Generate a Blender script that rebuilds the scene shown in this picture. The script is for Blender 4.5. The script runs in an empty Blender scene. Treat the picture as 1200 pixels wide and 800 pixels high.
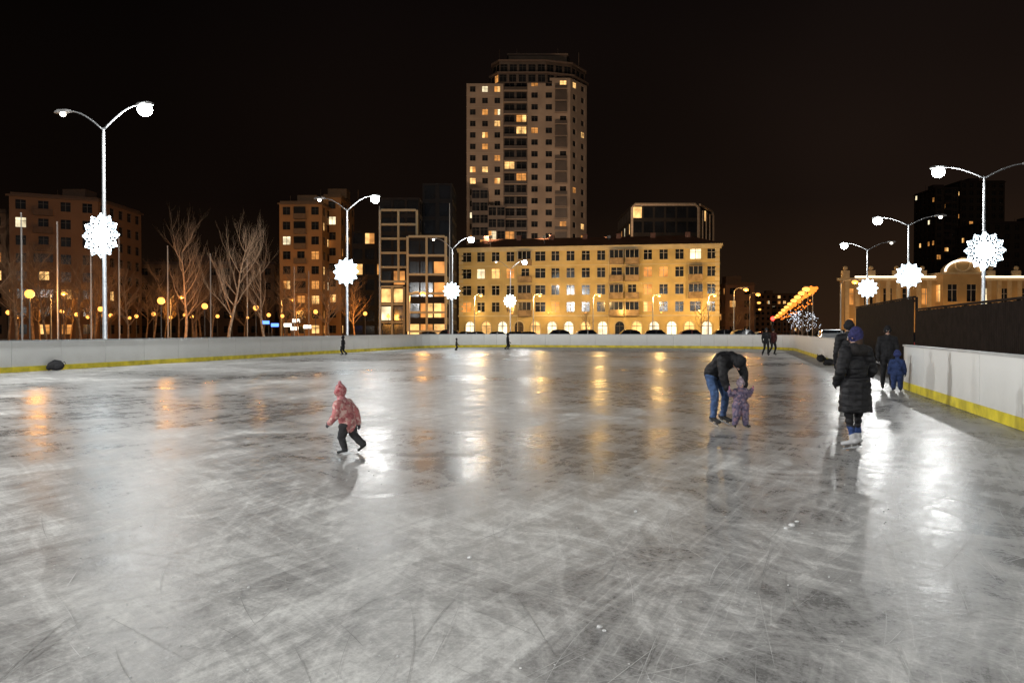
import bpy, bmesh, math, random
import numpy as np
from mathutils import Vector, Matrix, noise
random.seed(7)
sc = bpy.context.scene
sc.view_settings.view_transform = 'Standard'
sc.view_settings.look = 'None'
sc.view_settings.exposure = 0
F = 933.0
CAMH = 1.67
def W(px, d): return (px-600)/F*d
def Z(py, d): return CAMH+(386-py)/F*d
U = Vector((.28, 1, 0)).normalized(); V = Vector((1, -.28, 0)).normalized()
def uv(u, v, z=0): 
    p = U*u+V*v; return Vector((p.x, p.y, z))

# ------------------------------------------------------------ helpers
def link(o, parent=None):
    sc.collection.objects.link(o)
    if parent: o.parent = parent
    return o
def empty(name, loc=(0,0,0)):
    e = bpy.data.objects.new(name, None); e.location = loc; e.empty_display_size = .3
    return link(e)

class MB:
    def __init__(s): s.v=[]; s.f=[]; s.m=[]
    def face(s, pts, m=0):
        i=len(s.v); s.v += [tuple(p) for p in pts]; s.f.append(tuple(range(i,i+len(pts)))); s.m.append(m)
    def mesh(s, verts, faces, m=0):
        i=len(s.v); s.v += [tuple(p) for p in verts]
        for f in faces: s.f.append(tuple(i+k for k in f)); s.m.append(m)
    def box(s, a, b, m=0, M=None):
        x0,y0,z0=a; x1,y1,z1=b
        P=[Vector(p) for p in ((x0,y0,z0),(x1,y0,z0),(x1,y1,z0),(x0,y1,z0),(x0,y0,z1),(x1,y0,z1),(x1,y1,z1),(x0,y1,z1))]
        if M is not None: P=[M@p for p in P]
        s.mesh(P,[(0,3,2,1),(4,5,6,7),(0,1,5,4),(1,2,6,5),(2,3,7,6),(3,0,4,7)],m)
    def beam(s, a, b, w, h, m=0):
        a=Vector(a); b=Vector(b); d=b-a; L=d.length; d/=L
        side=Vector((-d.y,d.x,0)); 
        if side.length<1e-4: side=Vector((1,0,0))
        side.normalize(); up=d.cross(side)
        M=Matrix((( d.x,side.x,up.x,a.x),(d.y,side.y,up.y,a.y),(d.z,side.z,up.z,a.z),(0,0,0,1)))
        s.box((0,-w/2,-h/2),(L,w/2,h/2),m,M)
    def tube(s, pts, rads, n=8, m=0, caps=True):
        pts=[Vector(p) for p in pts]; rings=[]; prev=None; base=len(s.v)
        for i,p in enumerate(pts):
            d=(pts[min(i+1,len(pts)-1)]-pts[max(i-1,0)])
            d=d.normalized() if d.length>1e-9 else Vector((0,0,1))
            if prev is None:
                x=d.orthogonal().normalized()
            else:
                x=(prev-d*prev.dot(d)); x=x.normalized() if x.length>1e-6 else d.orthogonal().normalized()
            prev=x; y=d.cross(x)
            for k in range(n):
                a=2*math.pi*k/n; s.v.append(tuple(p+(x*math.cos(a)+y*math.sin(a))*rads[i]))
        for i in range(len(pts)-1):
            for k in range(n):
                s.f.append((base+i*n+k,base+i*n+(k+1)%n,base+(i+1)*n+(k+1)%n,base+(i+1)*n+k)); s.m.append(m)
        if caps:
            s.f.append(tuple(base+k for k in reversed(range(n)))); s.m.append(m)
            e=base+(len(pts)-1)*n; s.f.append(tuple(e+k for k in range(n))); s.m.append(m)
    def sphere(s, c, r, m=0, seg=10, ring=6, sc3=(1,1,1)):
        c=Vector(c); V_=[]; F_=[]
        for i in range(ring+1):
            t=math.pi*i/ring
            for k in range(seg):
                a=2*math.pi*k/seg
                V_.append(c+Vector((math.sin(t)*math.cos(a)*r*sc3[0],math.sin(t)*math.sin(a)*r*sc3[1],math.cos(t)*r*sc3[2])))
        for i in range(ring):
            for k in range(seg):
                F_.append((i*seg+k,(i+1)*seg+k,(i+1)*seg+(k+1)%seg,i*seg+(k+1)%seg))
        s.mesh(V_,F_,m)
    def build(s, name, mats, parent=None, smooth=False):
        me=bpy.data.meshes.new(name); me.from_pydata(s.v,[],s.f)
        for mt in mats: me.materials.append(mt)
        me.polygons.foreach_set('material_index', s.m)
        if smooth: me.polygons.foreach_set('use_smooth',[True]*len(s.f))
        me.update()
        return link(bpy.data.objects.new(name, me), parent)

def nm(name):
    m=bpy.data.materials.new(name); m.use_nodes=True
    nt=m.node_tree; b=nt.nodes['Principled BSDF']; return m,nt,b
def N(nt,t,**k):
    n=nt.nodes.new(t)
    for a,v in k.items(): setattr(n,a,v)
    return n
def mat(name, col, rough=.8, var=.15, scale=2.0, metal=0, bump=0, col2=None, detail=3, spec=None):
    m,nt,b=nm(name)
    tc=N(nt,'ShaderNodeTexCoord'); no=N(nt,'ShaderNodeTexNoise'); no.inputs['Scale'].default_value=scale; no.inputs['Detail'].default_value=detail
    nt.links.new(tc.outputs['Object'],no.inputs['Vector'])
    r=N(nt,'ShaderNodeValToRGB')
    c2=col2 if col2 else tuple(min(1,c*(1+var)) for c in col); c1=tuple(c*(1-var) for c in col)
    r.color_ramp.elements[0].position=.35; r.color_ramp.elements[1].position=.65
    r.color_ramp.elements[0].color=(*c1,1); r.color_ramp.elements[1].color=(*c2,1)
    nt.links.new(no.outputs['Fac'],r.inputs['Fac']); nt.links.new(r.outputs['Color'],b.inputs['Base Color'])
    b.inputs['Roughness'].default_value=rough; b.inputs['Metallic'].default_value=metal
    if spec is not None: b.inputs['Specular IOR Level'].default_value=spec
    if bump:
        bp=N(nt,'ShaderNodeBump'); bp.inputs['Strength'].default_value=bump; bp.inputs['Distance'].default_value=.02
        nt.links.new(no.outputs['Fac'],bp.inputs['Height']); nt.links.new(bp.outputs['Normal'],b.inputs['Normal'])
    return m
def emis(name, col, st, var=0, scale=.6, sample=False):
    m,nt,b=nm(name)
    b.inputs['Base Color'].default_value=(*[c*.3 for c in col],1); b.inputs['Roughness'].default_value=.5
    b.inputs['Emission Color'].default_value=(*col,1); b.inputs['Emission Strength'].default_value=st
    if var:
        tc=N(nt,'ShaderNodeTexCoord'); no=N(nt,'ShaderNodeTexNoise'); no.inputs['Scale'].default_value=scale; no.inputs['Detail'].default_value=2
        mr=N(nt,'ShaderNodeMapRange'); mr.inputs[1].default_value=.3; mr.inputs[2].default_value=.7
        mr.inputs[3].default_value=st*(1-var); mr.inputs[4].default_value=st*(1+var)
        nt.links.new(tc.outputs['Object'],no.inputs['Vector']); nt.links.new(no.outputs['Fac'],mr.inputs[0]); nt.links.new(mr.outputs[0],b.inputs['Emission Strength'])
    m.cycles.emission_sampling = 'AUTO' if sample else 'NONE'
    return m
def point(name, loc, e, col, r=.15, parent=None):
    l=bpy.data.lights.new(name,'POINT'); l.energy=e; l.color=col; l.shadow_soft_size=r
    o=bpy.data.objects.new(name,l); o.location=loc; return link(o,parent)
def spot(name, loc, tgt, e, col, ang, blend=.6, r=.3, parent=None):
    l=bpy.data.lights.new(name,'SPOT'); l.energy=e; l.color=col; l.shadow_soft_size=r; l.spot_size=math.radians(ang); l.spot_blend=blend
    o=bpy.data.objects.new(name,l); o.location=loc
    o.rotation_euler=(Vector(tgt)-Vector(loc)).to_track_quat('-Z','Y').to_euler(); return link(o,parent)

# ------------------------------------------------------------ materials
M_metal=mat('galvanised_steel',(.28,.29,.30),.5,.1,6,.5)
M_head=mat('lamp_housing',(.2,.2,.2),.5,.1,4)
M_yel=mat('kick_strip_yellow',(.66,.55,.03),.6,.25,2.5)
M_rail=mat('rail_plastic',(.46,.49,.51),.5,.08,2)
M_led=emis('lamp_led',(.93,1,.98),60)
M_led_dim=emis('lamp_led_dim',(1,.93,.8),8)
M_flake=emis('snowflake_led',(.85,.96,1),9)
M_flake2=emis('snowflake_rope',(.68,.88,1),2.6)
M_sod=emis('sodium_globe',(1,.42,.08),2.6)
M_sod2=emis('garland_orange',(1,.24,.03),1.9)
M_wb=emis('fairy_light',(.8,.88,1),3)
M_red=emis('signal_red',(1,.03,.02),10)
L_w=emis('window_warm',(1,.58,.2),1.15,.7)
L_o=emis('window_orange',(1,.42,.1),.6,.7)
L_c=emis('window_pale',(1,.86,.55),1.2,.6)
M_glass=mat('dark_glass',(.012,.014,.018),.12,.3,.3)
M_frame=mat('window_frame',(.36,.33,.29),.6,.1)
M_frame_dk=mat('window_frame_dark',(.05,.045,.04),.6,.1)

# ------------------------------------------------------------ buildings
def offset_poly(pts, d):
    n=len(pts); out=[]
    for i in range(n):
        a=Vector(pts[i-1][:2]); b=Vector(pts[i][:2]); c=Vector(pts[(i+1)%n][:2])
        e1=(b-a).normalized(); e2=(c-b).normalized()
        n1=Vector((e1.y,-e1.x)); n2=Vector((e2.y,-e2.x)); bis=(n1+n2)
        bis=bis/ max(.2,(1+n1.dot(n2)))
        out.append(b+bis*d)
    return out
def prism(mb, pts, z0, z1, m):
    n=len(pts)
    for i in range(n):
        a=pts[i]; b=pts[(i+1)%n]
        mb.face([(a[0],a[1],z0),(b[0],b[1],z0),(b[0],b[1],z1),(a[0],a[1],z1)],m)
    mb.face([(p[0],p[1],z1) for p in pts],m); mb.face([(p[0],p[1],z0) for p in reversed(pts)],m)
def edgeM(a,b):
    a=Vector((a[0],a[1],0)); b=Vector((b[0],b[1],0)); d=(b-a).normalized(); nin=Vector((-d.y,d.x,0))
    return Matrix(((d.x,nin.x,0,a.x),(d.y,nin.y,0,a.y),(0,0,1,0),(0,0,0,1))), (b-a).length
def facade(wall, pane, A, B, z0, z1, cols, floors, ww, wh, sill, litp, rec=.18, bars=True, rng=random, skip=None, litcols=None):
    M,L=edgeM(A,B); cw=L/cols; fh=(z1-z0)/floors
    q=lambda mb,P,m: mb.face([M@Vector(p) for p in P],m)
    for c in range(cols):
        for f in range(floors):
            x0=c*cw; x1=x0+cw; a=z0+f*fh; b=a+fh
            if skip and skip(c,f):
                q(wall,[(x0,0,a),(x1,0,a),(x1,0,b),(x0,0,b)],0); continue
            w=ww if not callable(ww) else ww(c,f)
            wx0=(x0+x1)/2-w/2; wx1=wx0+w; wz0=a+sill; wz1=min(b-.12,wz0+wh)
            q(wall,[(x0,0,a),(x1,0,a),(x1,0,wz0),(x0,0,wz0)],0)
            q(wall,[(x0,0,wz1),(x1,0,wz1),(x1,0,b),(x0,0,b)],0)
            q(wall,[(x0,0,wz0),(wx0,0,wz0),(wx0,0,wz1),(x0,0,wz1)],0)
            q(wall,[(wx1,0,wz0),(x1,0,wz0),(x1,0,wz1),(wx1,0,wz1)],0)
            q(wall,[(wx0,0,wz0),(wx1,0,wz0),(wx1,rec,wz0),(wx0,rec,wz0)],1)
            q(wall,[(wx0,rec,wz1),(wx1,rec,wz1),(wx1,0,wz1),(wx0,0,wz1)],1)
            q(wall,[(wx0,0,wz0),(wx0,rec,wz0),(wx0,rec,wz1),(wx0,0,wz1)],1)
            q(wall,[(wx1,rec,wz0),(wx1,0,wz0),(wx1,0,wz1),(wx1,rec,wz1)],1)
            mi=rng.choice([1,1,2,3,2]) if rng.random()<litp else 0
            if mi and rng.random()<.35:
                xm=wx0+w*rng.uniform(.35,.65); o=rng.random()<.5
                q(pane,[(wx0,rec,wz0),(xm,rec,wz0),(xm,rec,wz1),(wx0,rec,wz1)],mi if o else 2)
                q(pane,[(xm,rec,wz0),(wx1,rec,wz0),(wx1,rec,wz1),(xm,rec,wz1)],2 if o else mi)
            else:
                q(pane,[(wx0,rec,wz0),(wx1,rec,wz0),(wx1,rec,wz1),(wx0,rec,wz1)],mi)
            if bars:
                t=.05; cx=(wx0+wx1)/2
                q(pane,[(cx-t,rec-.03,wz0),(cx+t,rec-.03,wz0),(cx+t,rec-.03,wz1),(cx-t,rec-.03,wz1)],4)
                zt=wz0+(wz1-wz0)*.68
                q(pane,[(wx0,rec-.035,zt-t*.7),(wx1,rec-.035,zt-t*.7),(wx1,rec-.035,zt+t*.7),(wx0,rec-.035,zt+t*.7)],4)
def block(wall,pane,pts,z0,z1,floors,colw,ww,wh,sill,litp,roof=True,**k):
    n=len(pts)
    for i in range(n):
        a=pts[i]; b=pts[(i+1)%n]; L=(Vector(b[:2])-Vector(a[:2])).length
        mid=(Vector(a[:2])+Vector(b[:2]))/2; e=(Vector(b[:2])-Vector(a[:2])); out=Vector((e.y,-e.x))
        if out.dot(-mid)<-abs(mid.length*e.length)*.3:
            wall.face([(a[0],a[1],z0),(b[0],b[1],z0),(b[0],b[1],z1),(a[0],a[1],z1)],0)
        else:
            facade(wall,pane,a,b,z0,z1,max(1,round(L/colw)),floors,ww,wh,sill,litp,**k)
    if roof: wall.face([(p[0],p[1],z1) for p in pts],0)
PM=[M_glass,L_w,L_o,L_c,M_frame]
PMD=[M_glass,L_w,L_o,L_c,M_frame_dk]

def yellow_house():
    e=empty('yellow_apartment_building')
    A=(W(538,150),150.0); B=(W(843,142),142.0)
    M,L=edgeM(A,B); dp=14
    C=M@Vector((L,dp,0)); D=M@Vector((0,dp,0)); pts=[A,B,(C.x,C.y),(D.x,D.y)]
    H=16.6
    wall=MB(); pane=MB()
    g=4.1
    rng=random.Random(3)
    for i in range(4):
        a=pts[i]; b=pts[(i+1)%4]
        wall.face([(a[0],a[1],0),(b[0],b[1],0),(b[0],b[1],g),(a[0],a[1],g)],0)
    colsF=17
    facade(wall,pane,A,B,g,H,colsF,4,lambda c,f:(1.45 if c%5 else 1.9),1.75,.85,.24,rng=rng)
    facade(wall,pane,B,pts[2],g,H,5,4,1.4,1.7,.85,.2,rng=rng)
    facade(wall,pane,pts[3],A,g,H,5,4,1.4,1.7,.85,.2,rng=rng)
    a=pts[2]; b=pts[3]; wall.face([(a[0],a[1],g),(b[0],b[1],g),(b[0],b[1],H),(a[0],a[1],H)],0)
    m_y=mat('stucco_yellow',(.50,.38,.17),.9,.16,.35,bump=.2); m_tr=mat('stucco_trim',(.52,.44,.28),.9,.1,.6)
    wall.build('walls',[m_y,m_tr],e); pane.build('windows',PM,e)
    tr=MB()
    prism(tr,offset_poly(pts,.5),H-.05,H+.35,0); prism(tr,offset_poly(pts,.28),H-.45,H-.05,0)
    tr.box((-.15,-.14,g-.05),(L+.15,-.005,g+.25),0,M)
    tr.box((-.05,-.07,g+(H-g)*.75-.08),(L+.05,-.004,g+(H-g)*.75+.06),0,M)
    cw=L/colsF; fh=(H-g)/4
    for c in range(colsF):
        for f in range(4):
            x=(c+.5)*cw; z=g+f*fh+.85
            tr.box((x-.9,-.12,z-.12),(x+.9,-.003,z-.02),0,M)
            if f<2: tr.box((x-.9,-.10,z+1.85),(x+.9,-.003,z+2.0),0,M)
    for x in (0,L-.8):
        for k in range(14): tr.box((x,-.06,g+.3+k*.86),(x+.8,-.004,g+.3+k*.86+.6),0,M)
    for c in (4,10):
        x=c*cw; tr.tube([M@Vector((x,-.15,0)),M@Vector((x,-.15,H-.5))],[.07,.07],6,0)
    tr.build('cornice_and_trim',[m_tr],e)
    ar=MB(); na=15
    for k in range(na):
        x=(k+.7)*L/(na+.4); w=.82; z0=.5; zs=2.3
        P=[(x-w,-.03,z0),(x+w,-.03,z0)]+[(x+w*math.cos(t),-.03,zs+w*math.sin(t)) for t in [math.pi*j/10 for j in range(11)]]
        ar.face([M@Vector(p) for p in P], 4 if k in (3,9) else (1 if k%3!=1 else 2))
        R=[M@Vector((x+(w+.12)*math.cos(t),-.08,zs+(w+.12)*math.sin(t))) for t in [math.pi*j/10 for j in range(11)]]
        ar.tube([M@Vector((x+w+.12,-.08,.0))]+R+[M@Vector((x-w-.12,-.08,0))],[.11]*13,5,0)
        ar.box((x-.04,-.09,z0),(x+.04,-.035,zs+w),3,M); ar.box((x-w,-.085,zs-.05),(x+w,-.036,zs+.05),3,M)
    ar.build('shop_arches',[m_tr,emis('shop_window',(1,.88,.62),1.3,.5,.8),L_w,M_frame_dk,M_glass],e)
    bm_=MB(); m_b=mat('balcony_panel',(.24,.17,.10),.8,.3,1)
    for c0 in (4,10,11,15):
        for f in range(4):
            if c0==15 and f in(0,3): continue
            x0=c0*cw+.15; x1=x0+cw-.3; z=g+f*fh
            bm_.box((x0,-1.15,z+.02),(x1,-.02,z+.16),0,M); bm_.box((x0,-1.15,z+.16),(x1,-1.07,z+1.15),0,M)
            bm_.box((x0,-1.07,z+.16),(x0+.06,-.02,z+1.15),0,M); bm_.box((x1-.06,-1.07,z+.16),(x1,-.02,z+1.15),0,M)
            if (c0+f)%3!=0:
                bm_.box((x0+.02,-1.12,z+1.15),(x1-.02,-1.08,z+2.55),1,M)
                for t in (0,.33,.66,1): bm_.box((x0+(x1-x0-.08)*t,-1.16,z+1.15),(x0+(x1-x0-.08)*t+.08,-1.125,z+2.55),2,M)
                bm_.box((x0,-1.2,z+2.55),(x1,-.02,z+2.66),0,M)
    bm_.build('balconies',[m_b,M_glass,M_frame],e)
    rf=MB(); o=offset_poly(pts,.6); i_=offset_poly(pts,-5.2); z0=H+.36; z1=H+2.5
    for k in range(4):
        a=o[k]; b=o[(k+1)%4]; c=i_[(k+1)%4]; d=i_[k]
        rf.face([(a[0],a[1],z0),(b[0],b[1],z0),(c[0],c[1],z1),(d[0],d[1],z1)],0)
    rf.face([(p[0],p[1],z1) for p in i_],0)
    for k in range(7):
        x=4+k*6.3; rf.box((x,4,H+1.2),(x+.9,4.9,H+3.0),1,M)
    rf.build('roof',[mat('roof_metal',(.13,.06,.035),.6,.2,.5),mat('chimney_brick',(.25,.12,.08),.9)],e)
    sc_=MB()
    for k in range(7):
        x=(k+.5)*L/7; p=M@Vector((x,-.35,4.6)); sc_.box((x-.15,-.4,4.5),(x+.15,-.01,4.6),0,M)
        sc_.sphere(p+Vector((0,0,.12)),.16,1)
        if k%2==0: point('facade_light',M@Vector((x,-1.8,5.0)),260,(1,.6,.2),.2,e)
    sc_.build('wall_lamps',[M_head,M_sod],e)
yellow_house()

def tower():
    e=empty('high_rise_tower'); rng=random.Random(11)
    d=215; x=lambda px:W(px,d)
    wall=MB(); pane=MB(); g=MB()
    LB=[(x(547),d),(x(590),d),(x(590),d+16),(x(547),d+16)]
    block(wall,pane,LB,0,67.6,22,3.3,1.5,1.5,.95,.26,rng=rng)
    RB=[(x(618),d),(x(668),d),(x(690),d+7),(x(690),d+20),(x(618),d+20)]
    block(wall,pane,RB,0,69.2,22,3.6,1.7,1.5,.95,.22,rng=rng)
    facade(g,pane,(x(590),d+1.6),(x(618),d+1.6),0,70,2,22,2.6,2.4,.4,.08,rng=rng)
    for f in range(23):
        z=f*69.2/22; g.box((x(590)+.05,d+.5,z-.12),(x(618)-.05,d+1.55,z+.12),1)
        g.box((x(590)+.05,d+.5,z+.12),(x(618)-.05,d+.56,z+.95),0)
    for f in range(1,22):
        z=f*69.2/22
        g.box((x(650),d-1.1,z),(x(650)+3.2,d-.02,z+.14),1); g.box((x(650),d-1.1,z+.14),(x(650)+3.2,d-1.03,z+1.0),0)
        if f%3: g.box((x(650)+.05,d-1.06,z+1.0),(x(650)+3.15,d-1.04,z+2.7),0)
    for f in range(1,23):
        z=f*67.6/22
        wall.box((x(547)-.06,d-.07,z-.07),(x(590)+.03,d-.004,z+.07),1)
    m_w=mat('tower_panel',(.36,.28,.22),.85,.15,.25); m_w2=mat('tower_panel_light',(.42,.34,.27),.85,.1,.25); m_d=mat('tower_dark_clad',(.08,.06,.05),.5,.2,.4)
    wall.build('walls',[m_w,m_w2],e); g.build('loggias',[m_d,m_w],e)
    cr=MB(); 
    C1=[(x(575),d+3),(x(584),d-.5),(x(640),d-.5),(x(672),d+2),(x(691),d+9),(x(691),d+21),(x(575),d+21)]
    for z0,z1,o in((67.7,70.2,0),(70.6,73.6,-.5)):
        P=offset_poly(C1,o); block(cr,pane,[tuple(p) for p in P],z0,z1,1,2.4,1.9,2.0,.3,.04,rng=rng)
    prism(cr,offset_poly(C1,.5),70.2,70.6,1)
    prism(cr,offset_poly(C1,-.1),73.6,74.0,1)
    C2=[(x(596),d+4),(x(665),d+4),(x(672),d+14),(x(596),d+14)]
    prism(cr,C2,74.0,76.6,0); prism(cr,offset_poly(C2,.4),76.6,77.0,1)
    for px in (585,606,655,680): cr.tube([(x(px),d+6,74),(x(px),d+6,78+rng.random()*2)],[.12,.06],5,1)
    cr.build('crown',[m_d,mat('crown_slab',(.14,.10,.08),.7,.1)],e)
    an=MB()
    block(an,pane,[(W(553,205),205),(W(572,205),205),(W(572,205),214),(W(553,205),214)],0,38,12,2.6,1.9,2.1,.5,.06,rng=rng)
    block(an,pane,[(W(572,205)+.02,205),(W(592,205),205),(W(592,205),214),(W(572,205)+.02,214)],0,33.5,11,2.6,1.9,2.1,.5,.06,rng=rng)
    an.build('annex',[m_d,m_d],e)
    pane.build('windows',PMD,e)
tower()

def simple_building(name,pts,H,floors,wcol,litp,colw=3.2,ww=1.5,wh=1.6,sill=.9,seed=1,trim=(.3,.25,.2),cap=True,mats=PMD,z0=0,parapet=.7,wallmat=None):
    e=empty(name); rng=random.Random(seed); wall=MB(); pane=MB()
    block(wall,pane,pts,z0,H,floors,colw,ww,wh,sill,litp,rng=rng)
    mw=wallmat or mat(name+'_wall',wcol,.9,.15,.3); mt=mat(name+'_trim',trim,.85,.1)
    r=MB()
    M,L=edgeM(pts[0],pts[1]); n=max(1,round(L/colw)); cw=L/n; fh=(H-z0)/floors
    if litp>.09 and n>2:
        for c in range(1,n,3):
            for f in range(1,floors):
                z=z0+f*fh; r.box((c*cw+.2,-1.0,z),(c*cw+cw-.2,-.02,z+.14),0,M); r.box((c*cw+.2,-1.0,z+.14),(c*cw+cw-.2,-.94,z+1.05),0,M)
                if rng.random()<.5: r.box((c*cw+.25,-.98,z+1.05),(c*cw+cw-.25,-.96,z+2.4),1,M)
    wall.build('walls',[mw,mt],e); pane.build('windows',mats,e)
    prism(r,offset_poly(pts,.3),H,H+.3,0); prism(r,offset_poly(pts,-.1),H+.3,H+parapet,0)
    c=sum((Vector(p[:2]) for p in pts),Vector((0,0)))/len(pts)
    r.box((c.x-2,c.y-2,H+parapet),(c.x+2,c.y+2,H+parapet+2),0)
    for k in range(4): r.tube([(c.x-4+k*2.7,c.y,H+parapet),(c.x-4+k*2.7,c.y,H+parapet+2.2)],[.05,.04],4,0)
    r.build('roof_and_balconies',[mt,M_glass],e)
    return e
def rect(px0,px1,d,dep,skew=0):
    return [(W(px0,d),d),(W(px1,d+skew),d+skew),(W(px1,d+skew),d+skew+dep),(W(px0,d),d+dep)]
def brickmat(name,c1,c2):
    m,nt,b=nm(name); tc=N(nt,'ShaderNodeTexCoord'); no=N(nt,'ShaderNodeTexNoise'); no.inputs['Scale'].default_value=.5; no.inputs['Detail'].default_value=4
    w=N(nt,'ShaderNodeTexWave'); w.bands_direction='Z'; w.inputs['Scale'].default_value=4; w.inputs['Distortion'].default_value=.3
    mx=N(nt,'ShaderNodeMix',data_type='RGBA'); mx.inputs[6].default_value=(*c1,1); mx.inputs[7].default_value=(*c2,1)
    ad=N(nt,'ShaderNodeMath',operation='MULTIPLY_ADD'); ad.inputs[1].default_value=.3
    nt.links.new(tc.outputs['Object'],no.inputs['Vector']); nt.links.new(tc.outputs['Object'],w.inputs['Vector'])
    nt.links.new(w.outputs['Fac'],ad.inputs[0]); nt.links.new(no.outputs['Fac'],ad.inputs[2]); nt.links.new(ad.outputs[0],mx.inputs[0]); nt.links.new(mx.outputs[2],b.inputs['Base Color']); b.inputs['Roughness'].default_value=.9
    return m
BR=brickmat('brick_ochre',(.36,.18,.08),(.48,.26,.11)); BR2=brickmat('brick_brown',(.13,.067,.038),(.19,.105,.06))
simple_building('brick_apartment_block',rect(12,116,132,16,6),Z(230,132),8,(.4,.2,.1),.10,seed=5,wallmat=BR2,trim=(.10,.06,.04))
simple_building('brick_apartment_block',rect(-190,8,138,16),Z(250,138),7,(.4,.2,.1),.095,seed=15,wallmat=BR2,trim=(.10,.06,.04))
simple_building('brick_apartment_tower',rect(328,378,160,14),Z(240,160),9,(.45,.25,.1),.30,seed=6,wallmat=BR,trim=(.2,.13,.08))
simple_building('brick_apartment_tower',rect(379,400,166,14),Z(232,166),9,(.45,.25,.1),.3,seed=9,wallmat=BR,trim=(.2,.13,.08))
simple_building('brown_office_block',rect(850,884,205,16),Z(334,205),4,(.33,.18,.11),.14,seed=8,trim=(.2,.12,.08))
simple_building('brown_office_block',rect(878,935,470,20),Z(345,470),7,(.30,.16,.10),.14,seed=18,trim=(.2,.12,.08))
simple_building('dark_high_rise',rect(1095,1122,300,16),Z(222,300),20,(.035,.025,.02),.10,seed=21,mats=PMD,trim=(.03,.02,.02))
simple_building('dark_high_rise',rect(1124,1176,320,16),Z(214,320),20,(.035,.025,.02),.08,seed=22,mats=PMD,trim=(.03,.02,.02))
simple_building('dark_apartment_block',rect(1150,1290,260,16),Z(262,260),12,(.03,.022,.018),.05,seed=23,mats=PMD,trim=(.03,.02,.02))
simple_building('dark_apartment_block',rect(130,322,190,14),Z(310,190),5,(.10,.06,.04),.06,seed=24,mats=PMD,trim=(.05,.03,.03))

def modern():
    e=empty('modern_framed_office'); rng=random.Random(4); d=128
    wall=MB(); pane=MB(); x=lambda p:W(p,d)
    block(wall,pane,rect(444,492,d,14),0,Z(232,d),8,2.3,1.8,2.2,.3,.16,rng=rng,bars=False)
    block(wall,pane,[(x(492)+.02,d+4),(x(528),d+4),(x(528),d+14),(x(492)+.02,d+14)],0,Z(210,d),9,2.3,1.8,2.2,.3,.03,rng=rng,bars=False)
    block(wall,pane,[(x(398),d+10),(x(443),d+10),(x(443),d+20),(x(398),d+20)],0,Z(262,d),7,2.3,1.6,1.8,.5,.14,rng=rng,bars=False)
    block(wall,pane,[(x(480),d-4),(x(526),d-4),(x(526),d-.02),(x(480),d-.02)],0,Z(280,d),5,2.3,1.9,2.2,.3,.28,rng=rng,bars=False)
    md=mat('dark_cladding',(.018,.015,.014),.8,.2,.4,spec=.2)
    wall.build('walls',[md,md],e); pane.build('windows',PMD,e)
    fr=MB()
    def frame(px0,px1,z0,z1,y,rows,cols,t=.34):
        X0=x(px0);X1=x(px1)
        for i in range(cols+1):
            xx=X0+(X1-X0)*i/cols; fr.box((xx-t/2,y-.5,z0),(xx+t/2,y-.02,z1),0)
        for j in range(rows+1):
            zz=z0+(z1-z0)*j/rows; fr.box((X0+t/2,y-.47,zz-t/2),(X1-t/2,y-.03,zz+t/2),0)
    frame(446,489,Z(330,d),Z(247,d),d,5,2)
    frame(446,474,0,Z(336,d),d,3,2)
    frame(482,525,Z(388,d),Z(281,d),d-4,5,2)
    fr.build('white_frames',[mat('white_frame',(.42,.36,.24),.8,.05)],e)
modern()
def glass_office():
    e=empty('glass_office_building'); rng=random.Random(2); d=182; x=lambda p:W(p,d)
    wall=MB(); pane=MB(); top=Z(240,d)
    block(wall,pane,[(x(740),d),(x(818),d),(x(850),d+12),(x(850),d+24),(x(740),d+24)],0,top,9,2.6,2.1,2.5,.3,.08,rng=rng,bars=False)
    md=mat('office_cladding',(.025,.02,.017),.7,.2,.4,spec=.2); wall.build('walls',[md,md],e); pane.build('windows',PMD,e)
    fr=MB(); P=[(x(740),d-.3,top-8)]+[(x(740),d-.3,top-.8),(x(744),d-.3,top),(x(814),d-.3,top),(x(818),d-.3,top-.8),(x(818),d-.3,top-9)]
    fr.tube(P,[.35]*6,4,0)
    fr.tube([(x(820),d+.4,top),(x(848),d+11,top),(x(850.5),d+12,top-1),(x(850.5),d+12,top-14)],[.3]*4,4,0)
    for px in (826,834,842): fr.tube([(x(px),d+ (px-818)*.375-.4,top-1),(x(px),d+(px-818)*.375-.4,3)],[.2,.2],4,0)
    fr.build('lit_frame',[mat('frame_pale',(.5,.38,.27),.7)],e)
    for k in range(2): spot('office_front_spot',(x(760+k*60),150,22),(x(760+k*60),d,26),1500,(1,.68,.4),80,parent=e)  # spots aimed at the office front, no fixture modelled
glass_office()

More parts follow.
